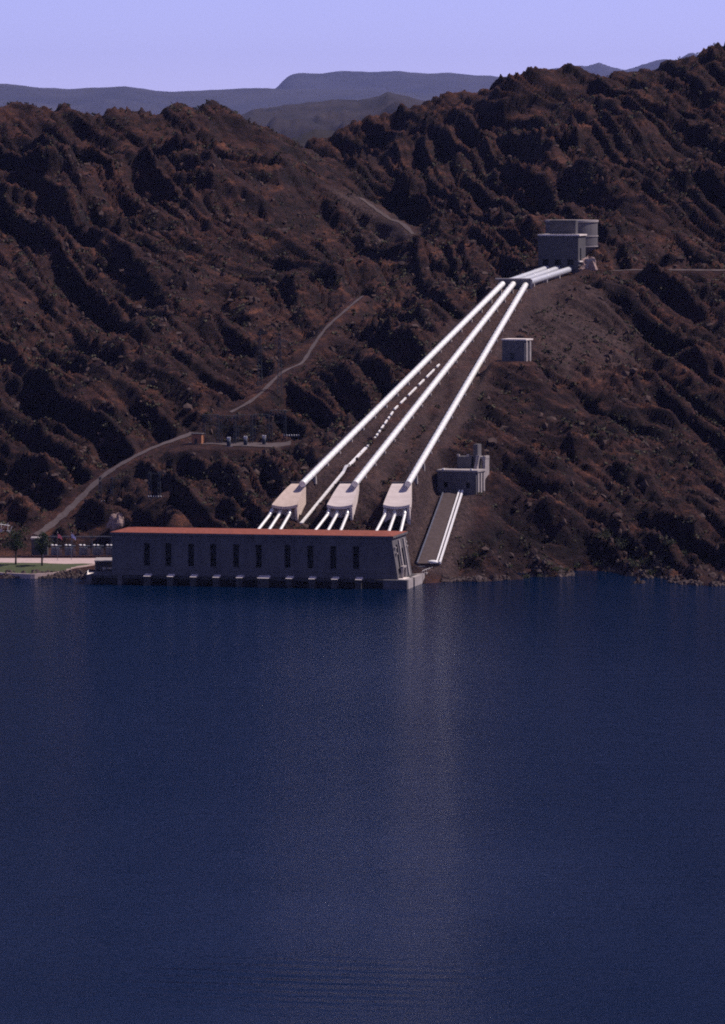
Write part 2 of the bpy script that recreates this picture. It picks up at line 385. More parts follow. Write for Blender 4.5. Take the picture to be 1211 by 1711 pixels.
# drop near-duplicates
keep = []
for i in range(len(ctrl)):
    if all((ctrl[i, 0] - ctrl[j, 0]) ** 2 + (ctrl[i, 1] - ctrl[j, 1]) ** 2 > 9 for j in keep): keep.append(i)
ctrl = ctrl[keep]
S = 100.0
def kern(d2): return np.where(d2 > 0, d2 * np.log(np.maximum(d2, 1e-12)), 0.0)
cx, cy, czv = ctrl[:, 0] / S, ctrl[:, 1] / S, ctrl[:, 2]
n_ = len(cx)
K = kern((cx[:, None] - cx) ** 2 + (cy[:, None] - cy) ** 2) + np.eye(n_) * 0.004
P = np.stack([np.ones(n_), cx, cy], 1)
A = np.zeros((n_ + 3, n_ + 3)); A[:n_, :n_] = K; A[:n_, n_:] = P; A[n_:, :n_] = P.T
sol = np.linalg.solve(A, np.concatenate([czv, np.zeros(3)])); wts, aff = sol[:n_], sol[n_:]
def base(x, y):
    x = np.asarray(x, float).ravel() / S; y = np.asarray(y, float).ravel() / S
    out = np.empty_like(x)
    for i in range(0, len(x), 20000):
        xs, ys = x[i:i + 20000], y[i:i + 20000]
        d2 = (xs[:, None] - cx) ** 2 + (ys[:, None] - cy) ** 2
        out[i:i + 20000] = kern(d2) @ wts + aff[0] + aff[1] * xs + aff[2] * ys
    return out

def cast(px, py, y0=1790.0, y1=2900.0, fn=base):
    """first ground point along the ray of a photo pixel"""
    Y = np.arange(y0, y1, 1.5)
    X = (px - 605.5) * Y / F; Z = CH - (py - YH) * Y / F
    hit = np.nonzero(fn(X, Y) > Z)[0]
    k = hit[0] if len(hit) else len(Y) - 1
    return Vector((X[k], Y[k], Z[k]))

paths_px = {
    'gravel_path': ([(62, 895), (100, 868), (130, 838), (175, 795), (230, 762), (275, 742), (322, 725)], 3.0),
    'gravel_track': ([(385, 690), (440, 655), (495, 612), (520, 585), (545, 550), (575, 522), (606, 496)], 1.5),
    'valley_track': ([(603, 333), (630, 352), (655, 368), (690, 392)], 2.0),
    'bench_road': ([(1000, 453), (1050, 452), (1100, 452), (1160, 452), (1225, 452), (1300, 452)], 3.4),
}
paths = {k: ([cast(*q) for q in v[0]], v[1]) for k, v in paths_px.items()}

def seg_dist(x, y, a, b):
    dx, dy = b[0] - a[0], b[1] - a[1]; t = np.clip(((x - a[0]) * dx + (y - a[1]) * dy) / (dx * dx + dy * dy), 0, 1)
    return np.hypot(x - a[0] - t * dx, y - a[1] - t * dy)

flat_spots = [(at(90, 935, 1880), 52), (at(30, 935, 1880), 40), (at(-60, 935, 1880), 40), (at(772, 800, 1880), 13), (at(862, 590, 2010), 9), (at(945, 440, 2225), 17), (at(405, 745, 1995), 22),
              (at(345, 745, 1995), 18), (at(465, 745, 1995), 20), (at(182, 838, 1930), 6), (at(262, 830, 1930), 6)]
def mask(x, y):
    m = np.ones_like(x)
    for pts, wd in paths.values():
        for a, b in zip(pts[:-1], pts[1:]):
            m = np.minimum(m, sstep(wd * 0.6, wd * 0.6 + 9, seg_dist(x, y, a, b)))
    for a, b in zip(PB, PT):
        m = np.minimum(m, 0.1 + 0.9 * sstep(4, 12, seg_dist(x, y, a, b)))
    m = np.minimum(m, 0.08 + 0.92 * sstep(5, 14, seg_dist(x, y, PT[2], at(950, 452, 2200))))
    m = np.minimum(m, 0.05 + 0.95 * sstep(5, 12, seg_dist(x, y, TB, TT)))
    for p, r in flat_spots:
        m = np.minimum(m, 0.05 + 0.95 * sstep(r * 0.75, r * 1.25, np.hypot(x - p.x, y - p.y)))
    # building site
    m = np.minimum(m, sstep(1838, 1875, y) + sstep(30, 60, x) + (x < -250))
    # spoil fans below the surge tank
    sp = at(950, 530, 2110); m = np.minimum(m, 0.4 + 0.6 * sstep(0.6, 1.2, np.hypot((x - sp.x) / 30, (y - sp.y) / 70)))
    return np.clip(m, 0, 1)
# graded ground: lines and pads the terrain is levelled to
level_lines = [(a.lerp(b, 0.03), b, 1.55, 2.4, 7.0) for a, b in zip(PB, PT)] + [(TB, TT, 1.3, 5.2, 11.0)]
for qa, qb in (((838, 475), (909, 450.5)), ((856, 475), (928, 450.5)), ((877, 474), (948, 451.5))): level_lines.append((at(*qa, 2137), at(*qb, 2206), 2.0, 3.0, 7.0))
level_lines.append((Vector((at(-60, 935, 1909).x, 1909, 2.5)), Vector((at(205, 935, 1909).x, 1909, 2.5)), 0.0, 9.0, 20.0))
pads = [(at(765, 822, 1899), 9.0, 7.0), (at(784, 790, 1906), 5.0, 5.0), (at(859, 603, 2011), 5.5, 9.0), (at(936, 447, 2218), 12.0, 8.0), (at(978, 459, 2216), 6.0, 7.0)]
stair_px = [(583, 779), (625, 735), (660, 684), (738, 606)]
stair_pts = [at(503, 876, 1861.0)] + [cast(px, py, 1850.0) for px, py in stair_px]
for a, b in zip(stair_pts[:-1], stair_pts[1:]): level_lines.append((a, b, 0.0, 1.5, 4.0))
def level(x, y, z):
    for p, r, fall in pads:
        k = 1 - sstep(r, r + fall, np.hypot(x - p.x, y - p.y)); z = z * (1 - k) + k * p.z
    for a, b, off, r0, r1 in level_lines:
        dx, dy = b[0] - a[0], b[1] - a[1]; t = ((x - a[0]) * dx + (y - a[1]) * dy) / (dx * dx + dy * dy); tc = np.clip(t, 0, 1)
        d = np.hypot(x - a[0] - tc * dx, y - a[1] - tc * dy); k = 1 - sstep(r0, r1, d)
        z = z * (1 - k) + k * (a[2] + (b[2] - a[2]) * tc - off)
    return z
def ridge_mask(x, y):
    m = np.ones_like(x)
    for p in ridge_pts: m = np.minimum(m, 0.3 + 0.7 * sstep(12, 60, np.hypot(x - p.x, (y - p.y) * 0.6)))
    return m

# single crags whose dark faces show in the photo: pixel, width, height, depth (m)
crags = []
for px, py, wpx, A_ in [(85, 315, 95, 13), (20, 330, 60, 10), (250, 568, 75, 9), (400, 524, 45, 5.5), (60, 640, 110, 7.5), (190, 580, 60, 5), (300, 250, 90, 10), (430, 330, 80, 8),
                        (560, 350, 60, 6), (330, 300, 70, 7), (1170, 590, 80, 9), (1050, 640, 35, 5), (1060, 800, 90, 9), (970, 760, 60, 6), (1150, 880, 90, 7), (830, 355, 70, 7), (930, 250, 80, 8),
                        (1150, 320, 60, 7), (1050, 270, 70, 7), (760, 340, 60, 6), (690, 330, 50, 6), (640, 560, 60, 4), (530, 860, 5, 0.1), (380, 850, 60, 7), (270, 865, 60, 6), (200, 890, 40, 3), (80, 790, 80, 6),
                        (850, 180, 60, 7), (1000, 200, 70, 8), (1190, 210, 60, 7), (160, 420, 60, 6), (40, 480, 60, 5), (300, 480, 50, 4), (550, 470, 60, 4.5), (740, 440, 50, 4),
                        (1130, 420, 40, 4), (1000, 520, 40, 3), (1110, 700, 70, 5), (930, 880, 60, 5), (1010, 890, 60, 5), (330, 700, 50, 4), (190, 690, 70, 5)]:
    p = cast(px, py); crags.append((p.x, p.y, wpx * 0.5 * p.y / F, A_, R.uniform(-1.1, -0.1)))

def height(x, y):
    x = np.asarray(x, float).ravel(); y = np.asarray(y, float).ravel()
    b = base(x, y); m = mask(x, y); rm = ridge_mask(x, y)
    # strata run down to the right: stretch along that direction
    th = 0.30; u = x * math.cos(th) + y * math.sin(th); v = -x * math.sin(th) + y * math.cos(th)
    wx = 9 * perlin(x / 40, y / 60, 91); wy = 14 * perlin(x / 40 + 7, y / 60, 92)
    n1 = ridged((u + wx) / 85, (v + wy) / 170, 3, 3, 0.42)
    n2 = fbm((u + wx) / 26, (v + wy) / 42, 23, 5, 0.45)
    n3 = fbm(x / 7.0, y / 10.0, 51, 4, 0.55)
    cl1 = sstep(-0.08, 0.08, fbm((u + wx) / 38, (v + wy) / 55, 71, 4, 0.5))
    cl2 = sstep(0.02, 0.14, fbm((u + wy) / 15 + 3, (v + wx) / 20, 75, 4, 0.5))
    cl3 = sstep(0.06, 0.13, fbm(u / 6 + 3, v / 8, 79, 3, 0.5))
    hi = sstep(60, 130, b)
    # tilted strata: ledges whose outcrops run down to the right
    amp = 0.25 + 0.75 * sstep(-0.25, 0.25, fbm(x / 45 + 2, y / 90, 61, 2))
    def terr(s_, p_):
        k_ = np.floor(s_ / p_); f_ = s_ / p_ - k_; return (k_ + sstep(0.62, 1.0, f_)) * p_ - s_
    st = b + 0.6 * x + 5.0 * fbm(x / 80, y / 140, 63, 4, 0.42)
    strata = (terr(st, 14.0) * 0.95 + terr(st + 1.2 * n3, 5.2) * 0.75) * amp
    cl4 = sstep(0.02, 0.08, fbm((u + 0.5 * wx) / 9 + 31, (v + 0.5 * wy) / 13, 83, 4, 0.55)); n5 = np.abs(perlin(x / 3.1, y / 3.8, 87)) + 0.5 * np.abs(perlin(x / 1.6, y / 1.9, 88))
    rockm = 0.12 + 0.88 * sstep(-0.08, 0.22, fbm(x / 38 + 9, y / 60, 89, 3))
    q = x * 0.9 - y * 0.12
    ledge = (sstep(-0.05, 0.1, fbm(st / 6.5, q / 130, 101, 5, 0.55)) - 0.45) * (1.9 + 1.3 * hi) + (sstep(0.0, 0.1, fbm(st / 2.6 + 5, q / 60, 105, 4, 0.55)) - 0.4) * 1.0
    z = (n1 - 0.7) * (6 + 5 * hi) * rm + n2 * 1.2 * rm + n3 * 0.55 + strata * 0.85 + ((cl4 - 0.4) * 1.3 + (n5 - 0.3) * 1.5) * rockm + (cl1 - 0.5) * (1.1 + 0.9 * hi) * rm + ledge * (0.35 + 0.65 * rm) + ((cl2 - 0.4) * 1.1 * (0.5 + 0.5 * rm) + (cl3 - 0.4) * 0.6) * (0.3 + 0.7 * rockm)
    for (X, Y_, wd, A_, sk) in crags:
        dx = (x - X); near = np.abs(dx) < 3 * wd
        if not near.any(): continue
        t = y[near] - Y_ - sk * dx[near] + 3.5 * fbm(x[near] / 11, y[near] / 14, 5, 3); e = np.exp(-(np.abs(dx[near]) / wd) ** 2.6)
        prof = np.where(t < 0, sstep(-A_ * 0.75, 0, t), np.exp(-t / (A_ * 3.2)))
        z[near] += A_ * e * prof * 0.9
    shore = sstep(-2, 7, b)
    return level(x, y, b + z * m * (0.25 + 0.75 * shore))

def spaced(segs):
    out = []
    for a, b, s in segs: out += list(np.arange(a, b, s))
    return np.array(out)
gx = spaced([(-620, -300, 12), (-300, -205, 3), (-205, 205, 0.95), (205, 300, 3), (300, 640, 12)])
gy = spaced([(1745, 1790, 5), (1790, 2130, 0.95), (2130, 2400, 1.25), (2400, 2860, 1.9), (2860, 3400, 12)])
GX, GY = np.meshgrid(gx, gy)
GZ = height(GX, GY)
nx, ny = len(gx), len(gy)
verts = np.stack([GX.ravel(), GY.ravel(), GZ], 1)
i0 = (np.arange(ny - 1)[:, None] * nx + np.arange(nx - 1)).ravel()
quads = np.stack([i0, i0 + 1, i0 + nx + 1, i0 + nx], 1)
def np_mesh(name, verts, faces, mat, smooth=False):
    me = bpy.data.meshes.new(name); k = faces.shape[1]
    me.vertices.add(len(verts)); me.vertices.foreach_set('co', verts.astype(np.float32).ravel())
    me.loops.add(faces.size); me.loops.foreach_set('vertex_index', faces.astype(np.int32).ravel())
    me.polygons.add(len(faces)); me.polygons.foreach_set('loop_start', np.arange(0, faces.size, k, dtype=np.int32))
    me.update(calc_edges=True); me.validate()
    me.polygons.foreach_set('use_smooth', [smooth] * len(me.polygons))
    me.materials.append(mat); return me
me = np_mesh('hillside', verts, quads, M['terrain'], True)
att = me.attributes.new('graded', 'FLOAT', 'POINT')
fx, fy = GX.ravel(), GY.ravel()
sp = at(950, 530, 2110)
gr = 0.75 - 0.75 * sstep(0.5, 1.2, np.hypot((fx - sp.x) / 30, (fy - sp.y) / 70) + 0.5 * fbm(fx / 14, fy / 25, 8, 3))
for a, b in zip(PB, PT): gr = np.maximum(gr, 0.7 * (1 - sstep(3, 10, seg_dist(fx, fy, a, b) + 6 * fbm(fx / 12, fy / 20, 9, 3))))
gr = np.maximum(gr, 1 - sstep(6, 12, seg_dist(fx, fy, TB, TT)))
vp = paths['valley_track'][0]
for a, b in zip(vp[:-1], vp[1:]): gr = np.maximum(gr, 0.9 * (1 - sstep(3, 16, seg_dist(fx + 5, fy, a, b) + 8 * fbm(fx / 14, fy / 30, 12, 3))))
att.data.foreach_set('value', gr.astype(np.float32))
ground = bpy.data.objects.new('hillside', me); COL.objects.link(ground); ground['kind'] = 'structure'

def gz(x, y): return float(height(np.array([x]), np.array([y]))[0])

# plain behind the hills out to the far ranges
b = MB(); b.add([(-30000, 3300, 78), (30000, 3300, 78), (30000, 60000, 78), (-30000, 60000, 78)], [(0, 1, 2, 3)])
o = b.build('desert_plain', M['far']); o['kind'] = 'structure'
b = MB(); b.add([(-4000, -400, 0), (4000, -400, 0), (4000, 1990, 0), (-4000, 1990, 0)], [(0, 1, 2, 3)])
o = b.build('lake', M['water']); o['kind'] = 'structure'
b = MB(); b.add([(-4000, -400, -12), (4000, -400, -12), (4000, 1800, -12), (-4000, 1800, -12)], [(0, 1, 2, 3)])

# draped paths
def catmull(pts, n=14):
    out = []
    for i in range(len(pts) - 1):
        p0, p1, p2, p3 = pts[max(i - 1, 0)], pts[i], pts[i + 1], pts[min(i + 2, len(pts) - 1)]
        for k in range(n):
            t = k / n
            out.append(0.5 * ((2 * p1) + (p2 - p0) * t + (2 * p0 - 5 * p1 + 4 * p2 - p3) * t * t + (3 * p1 - p0 - 3 * p2 + p3) * t ** 3))
    out.append(pts[-1]); return out
for name, (pts, wd) in paths.items():
    cl = catmull(pts); mb = MB(); W = 5
    for i, p in enumerate(cl):
        d = (cl[min(i + 1, len(cl) - 1)] - cl[max(i - 1, 0)]); d.z = 0; d.normalize(); s_ = Vector((-d.y, d.x, 0))
        ww = wd * (1 + 0.18 * math.sin(i * 0.9) + R.uniform(-0.08, 0.08))
        xs = [p.x + s_.x * ww * (k / (W - 1) - 0.5) for k in range(W)]; ys = [p.y + s_.y * ww * (k / (W - 1) - 0.5) for k in range(W)]
        zs = height(xs, ys)
        for k in range(W): mb.v.append((xs[k], ys[k], zs[k] + 0.22))
    for i in range(len(cl) - 1):
        for k in range(W - 1): mb.f.append((i * W + k, i * W + k + 1, (i + 1) * W + k + 1, (i + 1) * W + k))
    o = mb.build(name, M['track'] if name in ('bench_road', 'valley_track') else M['gravel'], None, True); o['kind'] = 'structure'

# far ranges: skyline polylines from the photo, real depth and relief
def far_range(name, mat, line, Y, depth, seed, rough, nxs=260, nys=40, foot=70.0):
    xs = np.linspace(line[0][0], line[-1][0], nxs)
    top = np.interp(xs, [q[0] for q in line], [q[1] for q in line])
    ztop = CH - (top - YH) * Y / F; xw = (xs - 605.5) * Y / F
    t = np.linspace(-1, 1, nys)
    X = np.repeat(xw[None], nys, 0); Tm = np.repeat(t[:, None], nxs, 1)
    prof = np.clip(1 - np.abs(Tm) ** 1.25, 0, 1)
    sc_ = depth * 0.6
    spur = ridged(X / sc_, Tm * 2.4 + 4, seed, 5) - 0.8
    Z = foot + (ztop[None] - foot) * np.clip(prof + spur * rough * (1 - prof) * 1.6, 0, 1.0) + fbm(X / (sc_ * 0.15), Tm * 6, seed + 40, 4) * rough * 0.09 * (ztop.max() - foot)
    Yw = Y + Tm * depth + 0 * X
    v = np.stack([X.ravel(), Yw.ravel(), Z.ravel()], 1)
    i0 = (np.arange(nys - 1)[:, None] * nxs + np.arange(nxs - 1)).ravel()
    q = np.stack([i0, i0 + 1, i0 + nxs + 1, i0 + nxs], 1)
    o = bpy.data.objects.new(name, np_mesh(name, v, q, mat, True)); COL.objects.link(o); o['kind'] = 'structure'; return o
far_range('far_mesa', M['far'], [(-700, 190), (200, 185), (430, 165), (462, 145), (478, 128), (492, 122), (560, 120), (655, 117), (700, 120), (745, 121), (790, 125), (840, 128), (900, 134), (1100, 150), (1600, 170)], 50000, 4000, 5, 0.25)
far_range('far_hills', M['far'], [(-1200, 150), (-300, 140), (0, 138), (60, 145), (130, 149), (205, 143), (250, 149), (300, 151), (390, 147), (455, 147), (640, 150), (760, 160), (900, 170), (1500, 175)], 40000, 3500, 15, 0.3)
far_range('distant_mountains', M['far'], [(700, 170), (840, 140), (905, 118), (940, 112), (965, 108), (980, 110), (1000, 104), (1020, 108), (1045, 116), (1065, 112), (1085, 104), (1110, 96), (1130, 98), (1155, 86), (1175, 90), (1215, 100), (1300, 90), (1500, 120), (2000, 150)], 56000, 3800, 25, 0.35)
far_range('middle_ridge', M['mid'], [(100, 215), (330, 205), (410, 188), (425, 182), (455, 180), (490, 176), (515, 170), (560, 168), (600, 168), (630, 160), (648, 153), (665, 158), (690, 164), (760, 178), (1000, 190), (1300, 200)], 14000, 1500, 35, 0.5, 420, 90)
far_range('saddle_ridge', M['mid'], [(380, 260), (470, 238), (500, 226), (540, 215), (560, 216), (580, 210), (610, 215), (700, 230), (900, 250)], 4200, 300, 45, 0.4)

# haze: real air
b = MB(); b.box(-31000, 31000, -500, 62000, -14, 1330)
hz = b.mesh('haze', bpy.data.materials.new('haze_air'))
hm = hz.materials[0]; hm.use_nodes = True; hm.node_tree.nodes.clear()
pv = hm.node_tree.nodes.new('ShaderNodeVolumePrincipled'); ho = hm.node_tree.nodes.new('ShaderNodeOutputMaterial')
pv.inputs['Color'].default_value = (0.38, 0.46, 1.0, 1); pv.inputs['Density'].default_value = 8e-6; pv.inputs['Anisotropy'].default_value = 0.0
hm.node_tree.links.new(pv.outputs[0], ho.inputs['Volume'])
o = bpy.data.objects.new('haze', hz); COL.objects.link(o); o['kind'] = 'stuff'

#@@OBJECTS
# ------------------------------------------------------------------ pump house
HB = onz(680, 985, 0.0); YAW = math.radians(12)
ph = empty('pump_house', HB, -YAW)
tag(ph, 'long concrete pump house with red tiled roof and tall dark windows on the lake', 'building')
def lx(px, v):
    """local x along the pump house front for a photo column at setback v"""
    k = (px - 605.5) / F; c_, s_ = math.cos(YAW), math.sin(YAW)
    return (k * (HB.y + v * c_) - HB.x - v * s_) / (c_ + k * s_)
def lz(py, x, v):
    Y = HB.y - x * math.sin(YAW) + v * math.cos(YAW); return CH - (py - YH) * Y / F

def wall_open(mb, a0, a1, b0, b1, opens, depth, fn):
    """wall sheet with recessed openings; fn(a, b, d) -> xyz, d = depth into the wall"""
    A_ = sorted({a0, a1, *[o_[0] for o_ in opens], *[o_[1] for o_ in opens]}); B_ = sorted({b0, b1, *[o_[2] for o_ in opens], *[o_[3] for o_ in opens]})
    for i in range(len(A_) - 1):
        for j in range(len(B_) - 1):
            am, bm = (A_[i] + A_[i + 1]) / 2, (B_[j] + B_[j + 1]) / 2
            if any(o_[0] < am < o_[1] and o_[2] < bm < o_[3] for o_ in opens): continue
            mb.add([fn(A_[i], B_[j], 0), fn(A_[i + 1], B_[j], 0), fn(A_[i + 1], B_[j + 1], 0), fn(A_[i], B_[j + 1], 0)], [(0, 1, 2, 3)])
    for (p, q, r, s_) in opens:
        e = [(p, r), (q, r), (q, s_), (p, s_)]
        for k in range(4):
            (m1, n1_), (m2, n2_) = e[k], e[(k + 1) % 4]
            mb.add([fn(m1, n1_, 0), fn(m2, n2_, 0), fn(m2, n2_, depth), fn(m1, n1_, depth)], [(0, 1, 2, 3)])

VF, VB = 4.2, 27.6
XL = lx(187, VF); XRb = lx(665, VF); XRt = lx(654, VF)
Z0, Z1 = 3.0, 16.7
def xr(z): return XRb + (XRt - XRb) * (z - Z0) / (Z1 - Z0)
win_px = [245, 281, 319, 356, 394, 432, 480, 518, 556.5, 594.5]
WX = [lx(p, VF) for p in win_px]
opens = [(x - 1.05, x + 1.05, 6.2, 13.9) for x in WX]
mb = MB()
xe = XRt - 0.4
wall_open(mb, XL, xe, Z0, Z1, opens, 1.5, lambda a, b_, d: (a, VF + d, b_))
mb.add([(xe, VF, Z0), (XRb, VF, Z0), (XRt, VF, Z1), (xe, VF, Z1)], [(0, 1, 2, 3)])
mb.add([(XL, VB, Z0), (XL, VF, Z0), (XL, VF, Z1), (XL, VB, Z1)], [(0, 1, 2, 3)])
mb.add([(XRb, VB, Z0), (XL, VB, Z0), (XL, VB, Z1), (XRt, VB, Z1)], [(0, 1, 2, 3)])
eo = [(9.0, 11.6, 5.2, 14.2), (17.0, 19.8, 4.2, 12.6)]
wall_open(mb, VF, VB, Z0, Z1, [(o_[0], o_[1], o_[2], o_[3]) for o_ in eo], 0.8, lambda a, b_, d: (xr(b_) - d, a, b_))
walls = mb.build('wall', M['concrete'], ph)
def window(x0, x1, z0, z1, fn):
    mb = MB()
    def bx(a0, a1, b0, b1, d0, d1):
        mb.hexa([fn(a0, b0, d1), fn(a1, b0, d1), fn(a1, b0, d0), fn(a0, b0, d0), fn(a0, b1, d1), fn(a1, b1, d1), fn(a1, b1, d0), fn(a0, b1, d0)])
    bx(x0, x0 + 0.15, z0, z1, 0.62, 0.8); bx(x1 - 0.15, x1, z0, z1, 0.62, 0.8)
    bx(x0 + 0.15, x1 - 0.15, z0, z0 + 0.15, 0.62, 0.8); bx(x0 + 0.15, x1 - 0.15, z1 - 0.15, z1, 0.62, 0.8)
    n = max(2, int((z1 - z0) / 1.2))
    for k in range(1, n): zz = z0 + (z1 - z0) * k / n; bx(x0 + 0.15, x1 - 0.15, zz - 0.04, zz + 0.04, 0.66, 0.78)
    xm = (x0 + x1) / 2; bx(xm - 0.04, xm + 0.04, z0 + 0.15, z1 - 0.15, 0.655, 0.775)
    f_ = mb.build('window', M['frame'], ph)
    p_ = MB(); p_.add([fn(x0, z0, 0.72), fn(x1, z0, 0.72), fn(x1, z1, 0.72), fn(x0, z1, 0.72)], [(0, 1, 2, 3)])
    p_.build('pane', M['glass'], f_)
    s_ = MB()
    s_.hexa([fn(x0 - 0.15, z0 - 0.25, -0.2), fn(x1 + 0.15, z0 - 0.25, -0.2), fn(x1 + 0.15, z0 - 0.25, 0.3), fn(x0 - 0.15, z0 - 0.25, 0.3),
             fn(x0 - 0.15, z0 - 0.02, -0.2), fn(x1 + 0.15, z0 - 0.02, -0.2), fn(x1 + 0.15, z0 - 0.02, 0.3), fn(x0 - 0.15, z0 - 0.02, 0.3)])
    s_.build('sill', M['concrete'], f_)
for o_ in opens: window(*o_, lambda a, b_, d: (a, VF + d + (0.65 if d > 0.5 else 0), b_))
for o_ in eo: window(*o_, lambda a, b_, d: (xr(b_) - d, a, b_))
box_part('belt_course', M['concrete'], ph, XL, XRt, VF - 0.16, VF - 0.01, 4.9, 5.25); box_part('belt_course', M['concrete'], ph, XL, XRt, VF - 0.16, VF - 0.01, 14.9, 15.2)
# end wall pilaster ribs and ledges; paler concrete paints in its sunlight
for v0 in (13.2, 21.2):
    mb = MB(); mb.hexa([(xr(3), v0, 3), (xr(3) + 0.5, v0, 3), (xr(3) + 0.5, v0 + 1.4, 3), (xr(3), v0 + 1.4, 3), (xr(15.6), v0, 15.6), (xr(15.6) + 0.5, v0, 15.6), (xr(15.6) + 0.5, v0 + 1.4, 15.6), (xr(15.6), v0 + 1.4, 15.6)])
    mb.build('pilaster', M['concrete_pale'], ph)
for v0, z in ((5.0, 13.2), (5.8, 11.2), (23.2, 14.0), (23.6, 12.5)): box_part('ledge', M['concrete_pale'], ph, xr(z), xr(z) + 0.7, v0, v0 + 1.6, z, z + 0.5)
# door porch at the foot of the end wall
pr = box_part('porch', M['concrete_pale'], ph, xr(3.0), xr(3.0) + 1.2, 7.2, 13.0, 6.6, 7.1)
for v0 in (7.2, 12.4): box_part('post', M['concrete_pale'], pr, xr(3.0) + 0.3, xr(3.0) + 1.1, v0, v0 + 0.6, 3.02, 6.6)
dr = box_part('door', M['frame'], ph, xr(3.0) - 0.1, xr(3.0) + 0.12, 8.6, 11.4, 3.02, 6.2)
# roof: low hip with eaves
mb = MB(); ov = 0.7
e0 = [(XL - 0.6, VF - ov, 17.45), (XRt + ov, VF - ov, 17.45), (XRt + ov, VB + ov, 17.45), (XL - 0.6, VB + ov, 17.45)]
rl, rr, vm = XL + 5.0, XRt - 5.0, (VF + VB) / 2
top = [(rl, vm - 2, 18.3), (rr, vm - 2, 18.3), (rr, vm + 2, 18.3), (rl, vm + 2, 18.3)]
mb.add(e0 + top, [(0, 1, 5, 4), (1, 2, 6, 5), (2, 3, 7, 6), (3, 0, 4, 7), (4, 5, 6, 7)])
rf = mb.build('roof', M['roof'], ph)
box_part('fascia', M['concrete'], rf, XL - 0.6, XRt + ov, VF - ov, VB + ov, 16.7, 17.44)
# substructure: deck, recessed back wall, piers painted dark for shade, caps white for sunlight
XD = lx(143, 0)
mb = MB(); mb.box(XD, -0.02, 0.9, VB, 2.1, 3.0); mb.box(XD, -0.6, 6.0, VB, -4, 2.1)
mb.build('deck', M['shade_concrete'], ph)
caps = [(247, 11), (285.5, 10), (324, 10), (362, 10), (401, 10), (441, 19), (484, 10), (522, 10), (560, 10), (600, 10)]
for p, wd in caps:
    x = lx(p, 0); h = wd * 0.1
    mb = MB(); mb.box(x - h, x + h, -1.6, 3.4, -4, 3.05); pi = mb.build('pier', M['shade_concrete'], ph)
    mb = MB(); mb.hexa([(x - h - 0.1, -1.75, 3.05), (x + h + 0.1, -1.75, 3.05), (x + h + 0.1, 1.2, 3.05), (x - h - 0.1, 1.2, 3.05),
                        (x - h - 0.1, -1.75, 3.12), (x + h + 0.1, -1.75, 3.12), (x + h + 0.1, 1.2, 3.8), (x - h - 0.1, 1.2, 3.8)])
    mb.build('cap', M['concrete_white'], pi)
for a, b_ in ((lx(143, 0), lx(152, 0)), (lx(196, 0), lx(203, 0)), (lx(640, 0), 0.0)):
    box_part('pier', M['concrete'], ph, a, b_, 0.003, 2.2, -4, 3.04)
for v0, v1 in ((2.4, 10.4), (13.0, 26.4)):
    box_part('side_pier', M['concrete_pale'], ph, -1.6, 0.0, v0, v1, -4, 3.05)
box_part('sunlit_deck_slab', M['concrete_white'], ph, XRb + 0.1, -1.7, 3.0, 12.5, 3.0, 3.12)  # white slab stands for sunlight falling on the deck

# ------------------------------------------------------------------ quay beside the pump house
q = empty('quay', HB, -YAW)
tag(q, 'grey concrete quay with slotted side wall beside the pump house', 'quay')
box_part('deck', M['concrete_pale'], q, -16, -1.55, VB + 0.1, 62, -4, 3.0)
for v0, v1 in ((27.0, 30.0), (33.0, 46.0)): box_part('wall_pier', M['concrete_pale'], q, -1.55, 0.0, v0, v1, -4, 3.1)
box_part('wall_pier', M['concrete'], q, -1.55, 0.0, 49, 62, -4, 2.7)
for k in range(9): 
    v0 = 28 + k * 3.6; po = box_part('rail_post', M['white'], q, -0.55, -0.45, v0, v0 + 0.1, 3.1, 4.15)
mb = MB(); mb.bar((-0.5, 28, 4.1), (-0.5, 57, 4.1), 0.07); mb.build('handrail', M['white'], q)
well = empty('well_ring', HB + Vector((0, 0, 0)), -YAW)
tag(well, 'round pale kerb of a well set in the quay deck', 'well')
mb = MB(); mb.lathe([(2.3, 0), (2.9, 0), (2.9, 0.8), (2.3, 0.8), (2.3, 0.02)], 32, (-4.6, 40, 3.0)); mb.build('kerb', M['concrete_white'], well)
mb = MB()
for k in range(10):
    t = k * 2 * math.pi / 10; a = Vector((-4.6 + 2.6 * math.cos(t), 40 + 2.6 * math.sin(t), 3.8)); t2 = t + 2 * math.pi / 10
    mb.bar(a, a + Vector((0, 0, 1.0)), 0.06); mb.bar(a + Vector((0, 0, 1)), Vector((-4.6 + 2.6 * math.cos(t2), 40 + 2.6 * math.sin(t2), 4.8)), 0.06)
mb.build('railing', M['galv'], well)
# low boom wall running on from the quay to the rocks
a, b_ = at(737, 952, 1850), at(782, 944, 1862)
bw = empty('boom_wall', a)
tag(bw, 'thin pale wall running from the quay end to the rocky shore', 'wall')
d = b_ - a; nrm = Vector((-d.y, d.x, 0)).normalized() * 0.35
mb = MB(); mb.hexa([tuple(Vector(p_)) for p_ in (Vector((0, 0, -4)), d * 1 + Vector((0, 0, -4)), d + nrm + Vector((0, 0, -4)), nrm + Vector((0, 0, -4)), Vector((0, 0, 0)), d, d + nrm, nrm)])
mb.build('wall_body', M['concrete'], bw)
mb = MB(); lift = Vector((0, 0, 0.01)); up = Vector((0, 0, 0.3)); n2 = nrm * 1.5; m_ = -nrm * 0.3
mb.hexa([m_ + lift, d + m_ + lift, d + n2 + lift, n2 + lift, m_ + up, d + m_ + up, d + n2 + up, n2 + up]); mb.build('coping', M['concrete_white'], bw)

